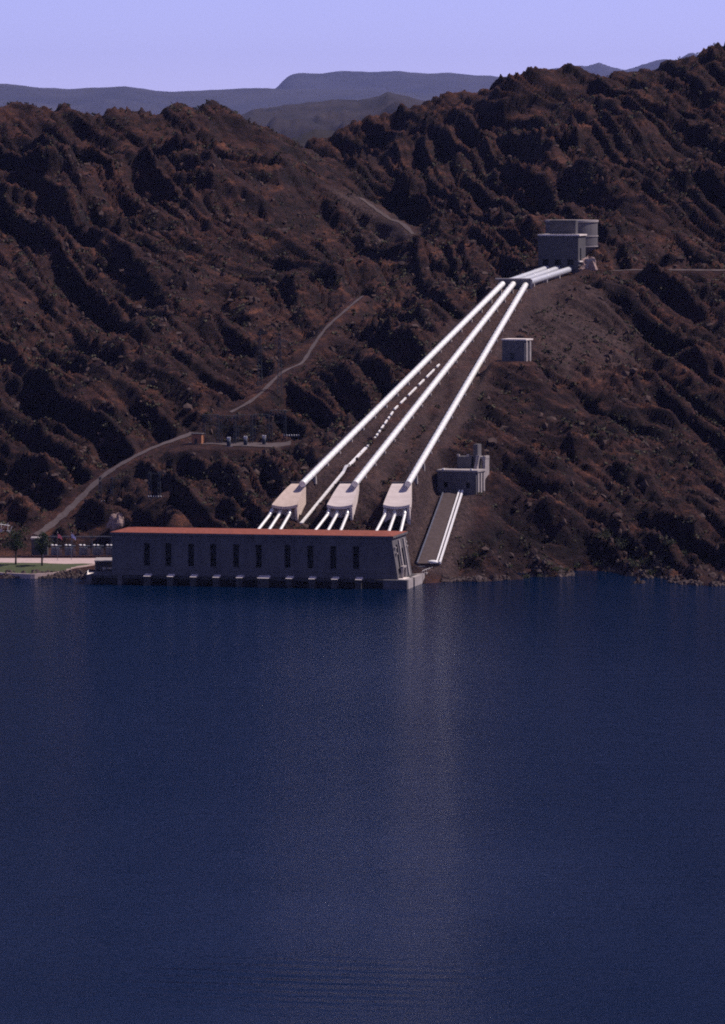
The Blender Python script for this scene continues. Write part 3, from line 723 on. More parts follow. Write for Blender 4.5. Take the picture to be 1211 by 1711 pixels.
# ------------------------------------------------------------------ inclined track, hoist car, valve house
tr = empty('inclined_track', TB)
tag(tr, 'inclined track with pale rails climbing from the quay to the valve house', 'track')
BL, BR = at(697, 940, 1845) - TB, at(733, 940, 1845.5) - TB
TL, TR_ = at(740, 823, 1890) - TB, at(771, 820, 1890.5) - TB
dn = Vector((0, 0, -1.6))
mb = MB(); mb.hexa([BL + dn, BR + dn, TR_ + dn, TL + dn, BL - Vector((0, 0, .25)), BR - Vector((0, 0, .25)), TR_ - Vector((0, 0, .25)), TL - Vector((0, 0, .25))]); mb.build('bed', M['track'], tr)
def rail(name, a, b_, wd, hgt, mat):
    s_ = Vector((1, 0, 0)) * wd / 2; u_ = Vector((0, 0, hgt)); g = Vector((0, 0, -0.5))
    m_ = MB(); m_.hexa([a - s_ + g, a + s_ + g, b_ + s_ + g, b_ - s_ + g, a - s_ + u_, a + s_ + u_, b_ + s_ + u_, b_ - s_ + u_]); return m_.build(name, mat, tr)
rail('rail', BL, TL, 0.38, 0.15, M['galv'])
X1 = Vector((1, 0, 0))
rail('stair_kerb', BR - X1 * 0.75, TR_ - X1 * 0.75, 0.5, 0.35, M['white']); rail('stair_kerb', BR + X1 * 0.35, TR_ + X1 * 0.35, 0.55, 0.35, M['white'])
stp = MB()
for k in range(60):
    p_ = (BR - X1 * 0.2).lerp(TR_ - X1 * 0.2, (k + 0.5) / 60); stp.box(p_.x - 0.27, p_.x + 0.27, p_.y - 0.3, p_.y + 0.35, p_.z - 0.4, p_.z + 0.1)
so = stp.build('steps', M['concrete_pale'], tr); so['kind'] = 'stuff'
hc = empty('hoist_car', at(723, 944, 1843)); tag(hc, 'small white rounded car at the foot of the inclined track', 'car')
mb = MB(); mb.lathe([(1.0, 0.5), (1.5, 0.7), (1.6, 1.3), (1.3, 1.75), (0.5, 1.95)], 20); ob = mb.build('body', M['white'], hc, True); ob.scale = (1.15, 0.8, 0.85)
for dx in (-0.9, 0.9):
    for dy in (-0.6, 0.6): m_ = MB(); m_.tube([(dx - 0.1, dy, 0.35), (dx + 0.1, dy, 0.35)], 0.35, 12); m_.build('wheel', M['frame'], hc)
box_part('chassis', M['frame'], hc, -1.5, 1.5, -0.9, 0.9, 0.3, 0.6)

vh = empty('valve_house', at(763, 821, 1893), math.radians(-20))
tag(vh, 'wide grey concrete valve house at the top of the inclined track', 'building')
mb = MB()
wall_open(mb, -7.2, 7.2, -0.5, 6.9, [(-4.8, -3.4, 1.2, 3.2), (3.4, 4.8, 1.2, 3.2)], 0.4, lambda a, b_, d: (a, d, b_))
mb.add([(7.2, 0, -3), (7.2, 9.5, -3), (7.2, 9.5, 6.9), (7.2, 0, 6.9)], [(0, 1, 2, 3)]); mb.add([(-7.2, 9.5, -3), (-7.2, 0, -3), (-7.2, 0, 6.9), (-7.2, 9.5, 6.9)], [(0, 1, 2, 3)])
mb.add([(-7.2, 0, -4), (7.2, 0, -4), (7.2, 0, -.5), (-7.2, 0, -.5)], [(0, 1, 2, 3)])
mb.build('wall', M['concrete'], vh)
for x in (-4.1, 4.1):
    w_ = MB(); w_.add([(x - 0.7, 0.32, 1.2), (x + 0.7, 0.32, 1.2), (x + 0.7, 0.32, 3.2), (x - 0.7, 0.32, 3.2)], [(0, 1, 2, 3)]); w_.build('window', M['glass'], vh)
for v0 in (1.0, 4.0, 7.0): box_part('pilaster', M['concrete_pale'], vh, 7.2, 7.6, v0, v0 + 1.5, -3, 6.7)
rf = box_part('roof_slab', M['concrete_pale'], vh, -7.5, 7.9, -0.35, 9.8, 6.9, 7.5)
for x in (-5.5, 5.0): box_part('roof_vent', M['white'], vh, x, x + 0.7, -0.1, 0.6, 7.5, 8.0)
ht = empty('hoist_tower', at(784, 788, 1902), math.radians(-20))
tag(ht, 'stepped concrete hoist tower with tall pillar standing behind the valve house', 'tower')
box_part('block', M['concrete'], ht, -4.6, 0.6, 0, 5, -4, 5.3)
for x in (-4.6, -1.0): box_part('post', M['concrete_pale'], ht, x, x + 0.9, -0.3, 0.6, 5.3, 6.1)
box_part('pillar', M['concrete'], ht, 1.0, 2.6, 1.4, 5.6, -4, 9.6)
mb = MB(); 
for k in range(10): mb.box(2.2 - k * 0.0, 3.4, -3.2 + k * 0.46, -3.2 + (k + 1) * 0.46, -4, -1.0 + k * 0.75)
mb.build('stair', M['concrete_pale'], ht)
mb = MB(); mb.box(4.4, 5.4, 1.5, 6, -4, 5.5); mb.box(2.6, 5.5, 1.6, 5.9, 4.5, 5.3); mb.build('side_frame', M['concrete_pale'], ht)

# small block house on the slope right of the pipes
bh = empty('block_house', at(857, 601, 2008), math.radians(-20))
tag(bh, 'small square concrete block house alone on the slope beside the delivery pipes', 'building')
box_part('wall', M['concrete'], bh, -4.3, 4.6, 0, 8, -4, 7.2)
for x in (3.2, ): box_part('pilaster', M['concrete_pale'], bh, 4.6, 5.0, 0.8, 2.2, -3, 7.0); box_part('pilaster', M['concrete_pale'], bh, 4.6, 5.0, 4.8, 6.2, -3, 7.0)
box_part('roof_slab', M['concrete_white'], bh, -4.6, 5.2, -0.3, 8.3, 7.2, 7.7)
box_part('door', M['frame'], bh, -1.2, 0.6, -0.08, 0.05, 0, 2.6)

# ------------------------------------------------------------------ delivery pipes with rings and saddles
which = ['set on the wye block farthest from the inclined track', 'running between the other two up the slope', 'set on the wye block nearest the inclined track']
ringm = None
for i, (a, b_) in enumerate(zip(PB, PT)):
    dp = empty('delivery_pipe', a); tag(dp, 'long bright silver delivery pipe ' + which[i], 'pipe', 'delivery pipes climbing the slope')
    d = b_ - a; L = d.length; ax = d.normalized()
    mb = MB(); mb.tube([ax * -2.2, d + ax * 1.5], 1.1, 32); mb.build('pipe', M['aluminium'], dp, True, autos=40)
    if ringm is None:
        r_ = MB(); r_.lathe([(1.09, -0.22), (1.2, -0.1), (1.2, 0.1), (1.09, 0.22)], 24); ringm = r_.mesh('stiffener_ring', M['aluminium'])
        s_ = MB(); s_.hexa([(-1.3, -0.7, -3.6), (1.3, -0.7, -3.6), (1.3, 0.7, -3.6), (-1.3, 0.7, -3.6), (-1.2, -0.5, -0.75), (1.2, -0.5, -0.75), (1.2, 0.5, -0.75), (-1.2, 0.5, -0.75)]); sadm = s_.mesh('saddle', M['concrete_pale'])
    qr = ax.to_track_quat('Z', 'Y').to_euler(); n = 58
    for k in range(n):
        o = bpy.data.objects.new('stiffener_ring', ringm); COL.objects.link(o); o.parent = dp; o.location = ax * (L * (k + 0.5) / n); o.rotation_euler = qr
    yaw = math.atan2(-ax.x, ax.y)
    for k in range(18):
        o = bpy.data.objects.new('saddle', sadm); COL.objects.link(o); o.parent = dp; o.location = ax * (L * (k + 0.7) / 18); o.rotation_euler = (0, 0, yaw)

# wye blocks: fan-shaped, convex sloping top, open below the lip
wy = [((487, 511), (454, 496), 'with a tan top, farthest from the inclined track'), ((568, 600), (546, 588), 'with a pale top, between the other two'), ((655, 688), (640, 684), 'with a pale top, nearest the inclined track')]
for i, ((t0, t1), (b0, b1), txt) in enumerate(wy):
    wb = empty('wye_block', PB[i] + Vector((0, -6, -10))); tag(wb, 'fan-shaped concrete wye block ' + txt, 'block', 'wye blocks below the delivery pipes')
    org = wb.location
    top = []; N = 8; MW = 7
    for k in range(N + 1):
        t = k / N; py = 808 + (843 - 808) * (t ** 0.92); Y = 1868.5 - 12.5 * math.sin(t * 1.35) / math.sin(1.35)
        Y = 1868.5 - 12.0 * t ** 0.8
        fl = t ** 0.8
        row = []
        for j in range(MW + 1):
            s_ = j / MW; px = (t0 + (b0 - t0) * fl) * (1 - s_) + (t1 + (b1 - t1) * fl) * s_
            sag = 3.5 * t * (1 - (2 * s_ - 1) ** 2)
            row.append(at(px, py + sag, Y - 0.6 * t * (1 - (2 * s_ - 1) ** 2)) - org)
        top.append(row)
    mb = MB(); idx = lambda k, j: k * (MW + 1) + j
    mb.v = [tuple(p_) for r_ in top for p_ in r_]
    for k in range(N):
        for j in range(MW): mb.f.append((idx(k + 1, j), idx(k + 1, j + 1), idx(k, j + 1), idx(k, j)))
    # sides down to the ground, lip 0.9 m thick at the front
    for j, rev in ((0, False), (MW, True)):
        for k in range(N):
            p1, p2 = top[k][j], top[k + 1][j]
            drop = lambda kk, p_: Vector((p_.x, p_.y + (0.0 if kk < N else 1.2), p_.z - (7.0 - 6.1 * max(0, (kk / N - 0.55) / 0.45))))
            f_ = [p1, p2, drop(k + 1, p2), drop(k, p1)]
            mb.add(f_ if not rev else f_[::-1], [(0, 1, 2, 3)])
    for j in range(MW):
        p1, p2 = top[N][j], top[N][j + 1]; l_ = Vector((0, 0, -0.9)); mb.add([p1 + l_, p2 + l_, p2, p1], [(0, 1, 2, 3)])
        q1, q2 = p1 + l_ + Vector((0.5, 3.0, -0.2)), p2 + l_ + Vector((0.5, 3.0, -0.2)); mb.add([q1, q2, p2 + l_, p1 + l_], [(0, 1, 2, 3)])
        mb.add([q1 + Vector((0, 0, -6)), q2 + Vector((0, 0, -6)), q2, q1], [(0, 1, 2, 3)])
    m0 = M['wye_tan'] if i == 0 else M['wye_pale']
    mb.build('block', m0, wb)
    e1, e2 = top[0][0], top[0][MW]
    mb = MB(); mb.hexa([e1 + Vector((-.2, 0.02, -1)), e2 + Vector((.2, 0.02, -1)), e2 + Vector((.2, 1.2, -1)), e1 + Vector((-.2, 1.2, -1)), e1 + Vector((-.2, 0.02, .55)), e2 + Vector((.2, 0.02, .55)), e2 + Vector((.2, 1.2, .55)), e1 + Vector((-.2, 1.2, .55))])
    mb.build('collar', M['concrete'], wb)
    # buttress at the inner front corner
    f_ = top[N][MW]; g_ = top[N // 2][MW]
    mb = MB(); a0 = Vector((f_.x - 0.9, f_.y + 0.4, f_.z - 0.95)); 
    mb.hexa([a0 + Vector((0.35, 0.6, -4.6)), a0 + Vector((1.15, 0.6, -4.6)), a0 + Vector((1.15, 2.0, -4.6)), a0 + Vector((0.35, 2.0, -4.6)), a0, a0 + Vector((0.9, 0, 0)), Vector((g_.x + 0.1, g_.y, a0.z)), Vector((g_.x - 0.8, g_.y, a0.z))])
    mb.build('buttress', m0, wb)

# nine short discharge pipes from the wye blocks down behind the pump house
DP = [[((457, 849), (450, 861), (436, 879)), ((470, 851), (466, 860), (453.5, 879)), ((485, 849), (483, 860), (472, 879))],
      [((551, 849), (547, 860), (532, 879.5)), ((564, 851), (562.5, 860), (552, 879)), ((581, 849), (580, 860), (572, 879.5))],
      [((644, 850), (642.5, 861), (632, 881)), ((660, 851), (659, 861), (651.6, 882)), ((676, 849), (676, 860), (670, 885))]]
for i, trio in enumerate(DP):
    for j_, (a, m_, b_) in enumerate(trio):
        A0, A1, A2 = at(*a, 1858.5), at(*m_, 1855.5), at(*b_, 1845.5)
        A3 = A2 + (A2 - A1).normalized() * 11
        g = empty('discharge_pipe', A0)
        tag(g, ['lawn-side', 'middle', 'quay-side'][j_] + ' silver discharge pipe of the three below the ' + ['wye block farthest from the inclined track', 'wye block between the other two', 'wye block nearest the inclined track'][i], 'pipe', 'discharge pipes behind the pump house')
        k_ = A0 + (A1 - A0) * 0.5 + Vector((0, 0, 0.25))
        mb = MB(); mb.tube([Vector((0.4, 2.2, 0.1)), Vector((0, 0, 0)), k_ - A0, A1 - A0], 0.56, 20); mb.build('elbow', M['aluminium'], g, True, autos=50)
        mb = MB(); mb.tube([A1 - A0, A3 - A0], 0.52, 20); mb.build('pipe', M['aluminium'], g, True, autos=50)
        dd = (A2 - A1).normalized(); mb = MB(); mb.tube([A1 - A0 - dd * 0.12, A1 - A0 + dd * 0.12], 0.68, 20); mb.build('flange', M['dull_aluminium'], g)

# anchor block at the bend and the upper pipes to the gate house
ab = empty('anchor_block', at(861, 488, 2134)); tag(ab, 'dark concrete anchor block where the delivery pipes bend', 'block')
oz = ab.location
x0, x1 = at(834, 480, 2134).x - oz.x, at(886, 480, 2134).x - oz.x; zt = at(860, 467, 2134).z - oz.z
mb = MB(); mb.box(x0, x1, 0, 3.2, -3.5, zt); mb.build('beam', M['concrete'], ab)
box_part('cap', M['concrete_pale'], ab, x0 - 1.6, x1 + 0.2, -0.25, 3.4, zt, zt + 0.45)
box_part('side_wall', M['concrete_pale'], ab, x1, x1 + 0.8, 0.05, 5, -4, zt - 0.05)
UP = [(at(838, 475, 2137), at(909, 450.5, 2206)), (at(856, 475, 2137), at(928, 450.5, 2206)), (at(877, 474, 2137), at(948, 451.5, 2206))]
for i, (a, b_) in enumerate(UP):
    g = empty('upper_pipe', a); tag(g, 'grey silver upper pipe ' + ['behind the other two', 'in the middle of three', 'in front of the other two'][i] + ' between anchor block and gate house', 'pipe', 'upper pipes below the surge tank')
    d = b_ - a; ax = d.normalized()
    mb = MB(); mb.tube([ax * -1.0, d + ax * 4], 1.3, 32); mb.build('pipe', M['dull_aluminium'], g, True, autos=40)
    qr = ax.to_track_quat('Z', 'Y').to_euler()
    for k in range(3):
        o = bpy.data.objects.new('stiffener_ring', ringm); COL.objects.link(o); o.parent = g; o.location = d * (0.2 + 0.3 * k); o.rotation_euler = qr; o.scale = (1.2, 1.2, 1)
    for k in range(3):
        o = bpy.data.objects.new('saddle', sadm); COL.objects.link(o); o.parent = g; o.location = d * (0.15 + 0.3 * k); o.rotation_euler = (0, 0, math.atan2(-ax.x, ax.y))

# ------------------------------------------------------------------ surge tank and gate house
SY = 2236.0; u_ = SY / F
st = empty('surge_tank', at(955, 437, SY)); tag(st, 'round concrete surge tank with rim on the hilltop behind the gate house', 'tank')
o0 = st.location
zz = lambda py: at(955, py, SY).z - o0.z
mb = MB(); mb.lathe([(2, zz(440)), (6.5, zz(424)), (9.2, zz(418)), (10.6, zz(412)), (10.8, zz(408)), (10.8, zz(371))], 64); mb.build('shell', M['concrete_pale2'], st, True, autos=35)
mb = MB(); mb.lathe([(10.82, zz(395)), (11.05, zz(395)), (11.05, zz(393.3)), (10.82, zz(393.3))], 64); mb.build('band', M['concrete_pale'], st)
mb = MB(); mb.lathe([(10.82, zz(412)), (10.95, zz(412)), (10.95, zz(410.5)), (10.82, zz(410.5))], 64); mb.build('band', M['concrete_pale'], st)
mb = MB(); mb.lathe([(10.5, zz(371)), (11.15, zz(371)), (11.15, zz(367.5)), (10.5, zz(367.5))], 64); mb.build('rim', M['concrete_pale'], st)
gh = empty('gate_house', at(933, 444, 2210), math.radians(-16)); tag(gh, 'boxy concrete gate house with lit doorway side in front of the surge tank', 'building')
o0 = gh.location; g_ = 2210 / F
za, zb, zm = (444 - 435) * g_, (444 - 394) * g_, (444 - 411) * g_
mb = MB(); wall_open(mb, -8.6, 8.3, -3, zb, [(-6.8, -4.2, 0.2, 2.6), (-1.6, 1.0, 0.2, 2.6), (3.6, 6.2, 0.2, 2.6)], 1.2, lambda a, b_, d: (a, d, b_))
mb.add([(-8.6, 12, -3), (-8.6, 0, -3), (-8.6, 0, zb), (-8.6, 12, zb)], [(0, 1, 2, 3)])
wall_open(mb, 0, 13, 0, zb, [(3.2, 5.4, za, za + 5)], 0.6, lambda a, b_, d: (8.3 - d, a, b_))
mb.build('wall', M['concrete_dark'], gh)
for x in (-5.5, -0.3, 4.9): 
    m_ = MB(); m_.add([(x - 1.3, 1.15, 0.2), (x + 1.3, 1.15, 0.2), (x + 1.3, 1.15, 2.6), (x - 1.3, 1.15, 2.6)], [(0, 1, 2, 3)]); m_.build('pipe_portal', M['glass'], gh)
m_ = MB(); m_.add([(7.75, 3.2, za), (7.75, 5.4, za), (7.75, 5.4, za + 5), (7.75, 3.2, za + 5)], [(0, 1, 2, 3)]); m_.build('door', M['glass'], gh)
box_part('roof_slab', M['concrete_white'], gh, -8.8, 8.9, -0.3, 13, zb, zb + 0.6)
box_part('ledge', M['concrete_white'], gh, 8.3, 9.0, 0.1, 12.9, za - 0.7, za - 0.2)
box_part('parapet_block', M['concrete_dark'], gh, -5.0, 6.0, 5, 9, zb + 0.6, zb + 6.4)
rr_ = empty('rock_footing', at(983, 461, 2212)); tag(rr_, 'pale rough rock and concrete footing under the surge tank', 'footing')
def rock_mesh(mb, c_, r, seed, sq=(1, 1, 1), n=10):
    rr2 = random.Random(seed); o_ = len(mb.v); ph1 = [rr2.uniform(0, 6.28) for _ in range(6)]
    for i in range(n + 1):
        th = math.pi * i / n
        for j in range(n * 2):
            fi = math.pi * j / n
            k = 1 + 0.16 * math.sin(3 * fi + ph1[0] + 2 * th) + 0.12 * math.sin(5 * fi + ph1[1]) * math.sin(2 * th + ph1[2]) + 0.1 * math.sin(7 * th + ph1[3] + fi) + rr2.uniform(-0.09, 0.09)
            mb.v.append((c_[0] + r * sq[0] * k * math.sin(th) * math.cos(fi), c_[1] + r * sq[1] * k * math.sin(th) * math.sin(fi), c_[2] + r * sq[2] * k * math.cos(th)))
    for i in range(n):
        for j in range(n * 2): j2 = (j + 1) % (n * 2); mb.f.append((o_ + i * 2 * n + j, o_ + (i + 1) * 2 * n + j, o_ + (i + 1) * 2 * n + j2, o_ + i * 2 * n + j2))
mb = MB(); rock_mesh(mb, (0, 4, 2.5), 5.0, 3, (0.85, 0.8, 0.95), 12); rock_mesh(mb, (-3.5, 2, 1.5), 3.4, 4, (0.7, 0.8, 1.2), 10); mb.build('rock', M['pale_rock'], rr_)
m_ = MB(); m_.hexa([(-1.5, 1, 0), (3.2, 1, 0), (3.2, 6, 0), (-1.5, 6, 0), (-1.2, 1.4, 7), (2.8, 1.4, 7), (2.8, 6, 7), (-1.2, 6, 7)]); m_.build('plinth', M['concrete_pale'], rr_)

# ------------------------------------------------------------------ hillside stair between two delivery pipes
sp_ = [p_ for a, b_ in zip(stair_pts[:-1], stair_pts[1:]) for p_ in [a.lerp(b_, k / 18) for k in range(18)]]
hs = empty('hillside_stair', sp_[0]); tag(hs, 'narrow white stairway in broken flights climbing between two delivery pipes', 'stair')
k = 0; n = len(sp_)
while k < n - 1:
    ln = 5 if k < 28 else R.choice((1, 2, 2, 3)); e = min(k + ln, n - 1); wd = 1.0 if k < 28 else 0.55
    pts = sp_[k:e + 1]; mb = MB(); s_ = Vector((wd * 0.5, 0, 0))
    for a, b_ in zip(pts[:-1], pts[1:]):
        za_, zb_ = gz(a.x, a.y) + 0.3, gz(b_.x, b_.y) + 0.3
        a2, b2 = Vector((a.x, a.y, za_)) - hs.location, Vector((b_.x, b_.y, zb_)) - hs.location; g = Vector((0, 0, -0.8)); t_ = Vector((0, 0, 0.25))
        b2 = a2.lerp(b2, 0.97)
        mb.hexa([a2 - s_ + g, a2 + s_ + g, b2 + s_ + g, b2 - s_ + g, a2 - s_ + t_, a2 + s_ + t_, b2 + s_ + t_, b2 - s_ + t_])
    mb.build('flight', M['white'], hs); k = e + (0 if k < 24 else 1)

# ------------------------------------------------------------------ left terrace: lawn, paving, edge, trees, transformers
def strip(name, mat, cols, rows=6, lift=0.12):
    mb = MB(); n = len(cols)
    for (x, ya, yb) in cols:
        ys = [ya + (yb - ya) * k / rows for k in range(rows + 1)]; zs = height([x] * (rows + 1), ys)
        for y, z in zip(ys, zs): mb.v.append((x, y, z + lift))
    for i in range(n - 1):
        for k in range(rows): a = i * (rows + 1) + k; mb.f.append((a, a + rows + 1, a + rows + 2, a + 1))
    o = mb.build(name, mat, None, True); o['kind'] = 'structure'; return o
pxs = np.linspace(-260, 156, 60)
def fy(px): return (CH - 1.8) * F / (np.interp(px, [-260, -60, 0, 60, 110, 140, 156], [948, 953, 956, 958.5, 955, 950, 946]) - YH)
strip('lawn', M['lawn'], [((p - 605.5) * 1868 / F, fy(p) + 1.2, max(1882.0, fy(p) + 2)) for p in pxs], 5, 0.16)
strip('paved_walk', M['paving'], [((p - 605.5) * 1890 / F, max(1882.3, fy(p) + 2.4), 1905) for p in np.linspace(-260, 186, 50)], 6, 0.16)
ke = empty('terrace_edge', ((40 - 605.5) * 1853 / F, fy(40), 1.5)); tag(ke, 'curved pinkish stone edge of the lawn above the lake', 'kerb')
mb = MB(); pts = [Vector(((p - 605.5) * 1868 / F, fy(p), 0)) for p in pxs]
for a, b_ in zip(pts[:-1], pts[1:]):
    z1_ = max(gz(a.x, a.y + 0.6), 1.2) + 0.45; a2, b2 = a - ke.location, b_ - ke.location
    a2.z = b2.z = 0; zt_ = z1_ - ke.location.z
    mb.hexa([(a2.x, a2.y, -3), (b2.x, b2.y, -3), (b2.x, b2.y + 1.3, -3), (a2.x, a2.y + 1.3, -3), (a2.x, a2.y, zt_), (b2.x, b2.y, zt_), (b2.x, b2.y + 1.3, zt_), (a2.x, a2.y + 1.3, zt_)])
mb.build('stone', M['paving'], ke)
ld = empty('boat_landing', at(165, 962, 1838)); tag(ld, 'pale concrete boat landing with dark shelter between lawn and pump house', 'landing')
box_part('slab', M['concrete_white'], ld, -4.2, 6.5, -1, 12, -3, 0.5)
for k in range(4): box_part('step', M['concrete_white'], ld, 0.5, 6.5, 12.05 + k * 0.9, 12.95 + k * 0.9, -2, 0.7 + k * 0.35)
sh = box_part('shelter_roof', M['concrete_pale'], ld, -2.0, 6.6, 8, 22, 4.2, 4.6)
for x in (-1.8, 2.0, 6.0): box_part('post', M['concrete'], sh, x, x + 0.4, 8.2, 8.6, 0.5, 4.2)
box_part('back_wall', M['concrete_dark'], ld, -1.9, 6.5, 16, 16.4, -1, 4.19)
box_part('rail', M['white'], ld, -4.0, -3.9, 0, 11, 0.5, 1.4)

def tree(px, py, Y, h, cr, label, seed, lean=0.0):
    b0 = at(px, py, Y); z = gz(b0.x, b0.y); t = empty('shade_tree', (b0.x, b0.y, z)); tag(t, label, 'tree', 'trees on the lawn')
    rr2 = random.Random(seed); mb = MB(); th = h * 0.42
    mb.tube([(0, 0, -0.4), (lean * .3, 0, th * 0.5), (lean, 0, th), (lean * 1.3, 0, h * 0.7)], [0.36, 0.3, 0.24, 0.1], 10)
    for k in range(6):
        a = k * 1.05 + rr2.random(); mb.tube([(lean, 0, th * (0.85 + 0.06 * k)), (lean + math.cos(a) * cr * 0.4, math.sin(a) * cr * 0.4, th + h * 0.2), (lean + math.cos(a) * cr * 0.75, math.sin(a) * cr * 0.75, th + h * 0.3)], [0.16, 0.1, 0.04], 6)
    mb.build('trunk', M['bark'], t, True)
    cl = [(rr2.gauss(0, 0.42), rr2.gauss(0, 0.42), rr2.uniform(-0.8, 0.8), rr2.uniform(0.28, 0.5)) for _ in range(26)]
    mb = MB(); zc = th + (h - th) * 0.5
    for _ in range(2600):
        c_ = rr2.choice(cl); d = Vector((rr2.gauss(0, 1), rr2.gauss(0, 1), rr2.gauss(0, 1))).normalized() * c_[3] * rr2.uniform(0.6, 1)
        p_ = Vector((lean + (c_[0] + d.x) * cr, (c_[1] + d.y) * cr, zc + (c_[2] + d.z) * (h - th) * 0.5))
        a_ = Vector((rr2.gauss(0, 1), rr2.gauss(0, 1), rr2.gauss(0, 1))).normalized() * 0.22; n2_ = a_.cross(Vector((rr2.gauss(0, 1), rr2.gauss(0, 1), rr2.gauss(0, 1)))).normalized() * 0.16
        mb.add([p_ - a_, p_ + n2_, p_ + a_, p_ - n2_], [(0, 1, 2, 3)])
    mb.build('crown', M['leaf'], t)
tree(26, 951, 1868, 12.5, 3.6, 'dark leafy tree on the lawn farther from the pump house', 31, 0.2)
tree(70, 953, 1866, 11.5, 2.9, 'dark leafy tree on the lawn before the switch house', 32, -0.1)

TY = 1909.0
def transformer(px, i):
    b0 = at(px, 932, TY); t = empty('transformer', (b0.x, TY, gz(b0.x, TY))); return t
t0 = None
tl = ['grey finned transformer at the switch house end of the row', 'grey finned transformer, second from the switch house', 'grey finned transformer in the middle of the row of five', 'grey finned transformer, second from the pump house', 'grey finned transformer at the pump house end of the row']
for i, px in enumerate((94, 117, 141, 164, 186)):
    if t0 is None:
        t0 = transformer(px, i); t = t0
        box_part('plinth', M['concrete'], t, -2.2, 2.2, -1.6, 1.6, -0.6, 0.35)
        box_part('tank', M['tank_paint'], t, -1.9, 1.0, -1.0, 1.3, 0.35, 3.6)
        for k in range(6): box_part('radiator_fin', M['galv'], t, -0.2 + k * 0.38, -0.02 + k * 0.38, -1.5, -1.05, 0.6, 3.4)
        for x in (-1.5, -0.2):
            m_ = MB(); m_.lathe([(0.22, 3.6), (0.3, 3.75), (0.2, 3.85), (0.3, 3.95), (0.2, 4.05), (0.3, 4.15), (0.18, 4.3)], 12, (x, -0.2 - x * 0.3, 0)); bu = m_.build('bushing', M['tank_paint'], t)
            m_ = MB(); m_.lathe([(0.42, 4.3), (0.55, 4.42), (0.4, 4.66), (0.1, 4.72)], 14, (x, -0.2 - x * 0.3, 0)); m_.build('terminal_cap', M['white'], bu)
        m_ = MB(); m_.tube([(-0.1, 0.9, 4.0), (1.9, 0.9, 4.0)], 0.35, 14); m_.build('conservator', M['tank_paint'], t)
    else:
        t = copy_tree(t0); b0 = at(px, 932, TY); t.location = (b0.x, TY, gz(b0.x, TY))
    tag(t, tl[i], 'transformer', 'transformers in a row behind the lawn')
swh = empty('switch_house', at(65, 932, 1914)); tag(swh, 'tall dark switch house at the end of the transformer row', 'building')
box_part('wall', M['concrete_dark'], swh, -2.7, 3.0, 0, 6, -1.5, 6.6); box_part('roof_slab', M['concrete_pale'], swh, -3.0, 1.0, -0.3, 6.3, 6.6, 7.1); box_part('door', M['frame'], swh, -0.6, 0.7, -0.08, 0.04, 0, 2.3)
hd = empty('low_wall', at(110, 935, 1906.5)); tag(hd, 'low dark red wall in front of the transformer row', 'wall')
hz0 = gz(hd.location.x, 1906.5) - hd.location.z
box_part('wall_body', M['brick_dark'], hd, -16, 16, 0, 0.5, hz0 - 1, hz0 + 0.8); box_part('coping', M['brick_dark'], hd, -16.1, 16.1, -0.05, 0.55, hz0 + 0.8, hz0 + 0.95)
for k in range(12): box_part('lamp_post', M['galv'], hd, -12 + k * 2.4, -11.8 + k * 2.4, 0.15, 0.35, hz0 + 0.95, hz0 + 1.35)
bg = empty('bus_gantry', at(120, 932, 1921)); tag(bg, 'grey steel bus gantry with long beam behind the transformers', 'gantry')
gl = gz(bg.location.x, 1921) - bg.location.z
for x in (-14, -7, 0, 7, 14):
    m_ = MB()
    for dx in (-0.3, 0.3): m_.bar((x + dx, 0, gl - 1), (x + dx * 0.6, 0, 7.6), 0.12)
    for k in range(7): m_.bar((x - 0.3, 0, gl + k * 1.05), (x + 0.3, 0, gl + (k + 1) * 1.05), 0.07)
    m_.build('post', M['galv'], bg)
m_ = MB(); m_.bar((-14.5, 0, 7.6), (14.5, 0, 7.6), 0.16); m_.bar((-14.5, 0, 7.1), (14.5, 0, 7.1), 0.1); m_.bar((-14.5, 0, 7.0), (-14.5, 0, 7.7), 0.1)
for k in range(28): m_.bar((-14 + k, 0, 7.1), (-13.5 + k, 0, 7.6), 0.06); m_.bar((-13.5 + k, 0, 7.6), (-13 + k, 0, 7.1), 0.06)
m_.build('beam', M['galv'], bg)
m_ = MB(); m_.lathe([(0.3, 7.7), (0.45, 7.9), (0.3, 8.15)], 12, (0.0, 0, 0)); m_.build('floodlight', M['white'], bg)

for px, mat, lab, seed in ((72, 'flag_blue', 'pale blue and white flag on a pole by the switch house', 1), (96, 'flag_red', 'red and white flag on a pole before the transformers', 2), (119, 'flag_blue', 'blue flag with white on the pole nearest the pump house', 3)):
    Y = 1898.0; b0 = at(px, 938, Y); z = gz(b0.x, Y); fp = empty('flagpole', (b0.x, Y, z)); tag(fp, lab, 'flag', 'flags before the transformers')
    hgt = at(px, 890, Y).z - z
    m_ = MB(); m_.tube([(0, 0, -0.3), (0, 0, hgt)], [0.09, 0.05], 8); m_.build('pole', M['galv'], fp)
    m_ = MB(); m_.lathe([(0.02, hgt), (0.12, hgt + 0.1), (0.02, hgt + 0.22)], 8); m_.build('finial', M['white'], fp)
    m_ = MB(); NX, NZ = 12, 8; rr2 = random.Random(seed)
    for i in range(NX + 1):
        for j in range(NZ + 1):
            s_ = i / NX; tt = j / NZ
            m_.v.append((0.06 + s_ * 1.55, 0.22 * math.sin(s_ * 9 + tt * 2 + seed) * s_, hgt - 0.3 - tt * (1.5 - 0.5 * s_) - s_ * 1.25 - 0.15 * math.sin(s_ * 5 + seed)))
    for i in range(NX):
        for j in range(NZ): a = i * (NZ + 1) + j; m_.f.append((a, a + 1, a + NZ + 2, a + NZ + 1))
    m_.build('flag', M[mat], fp, True)

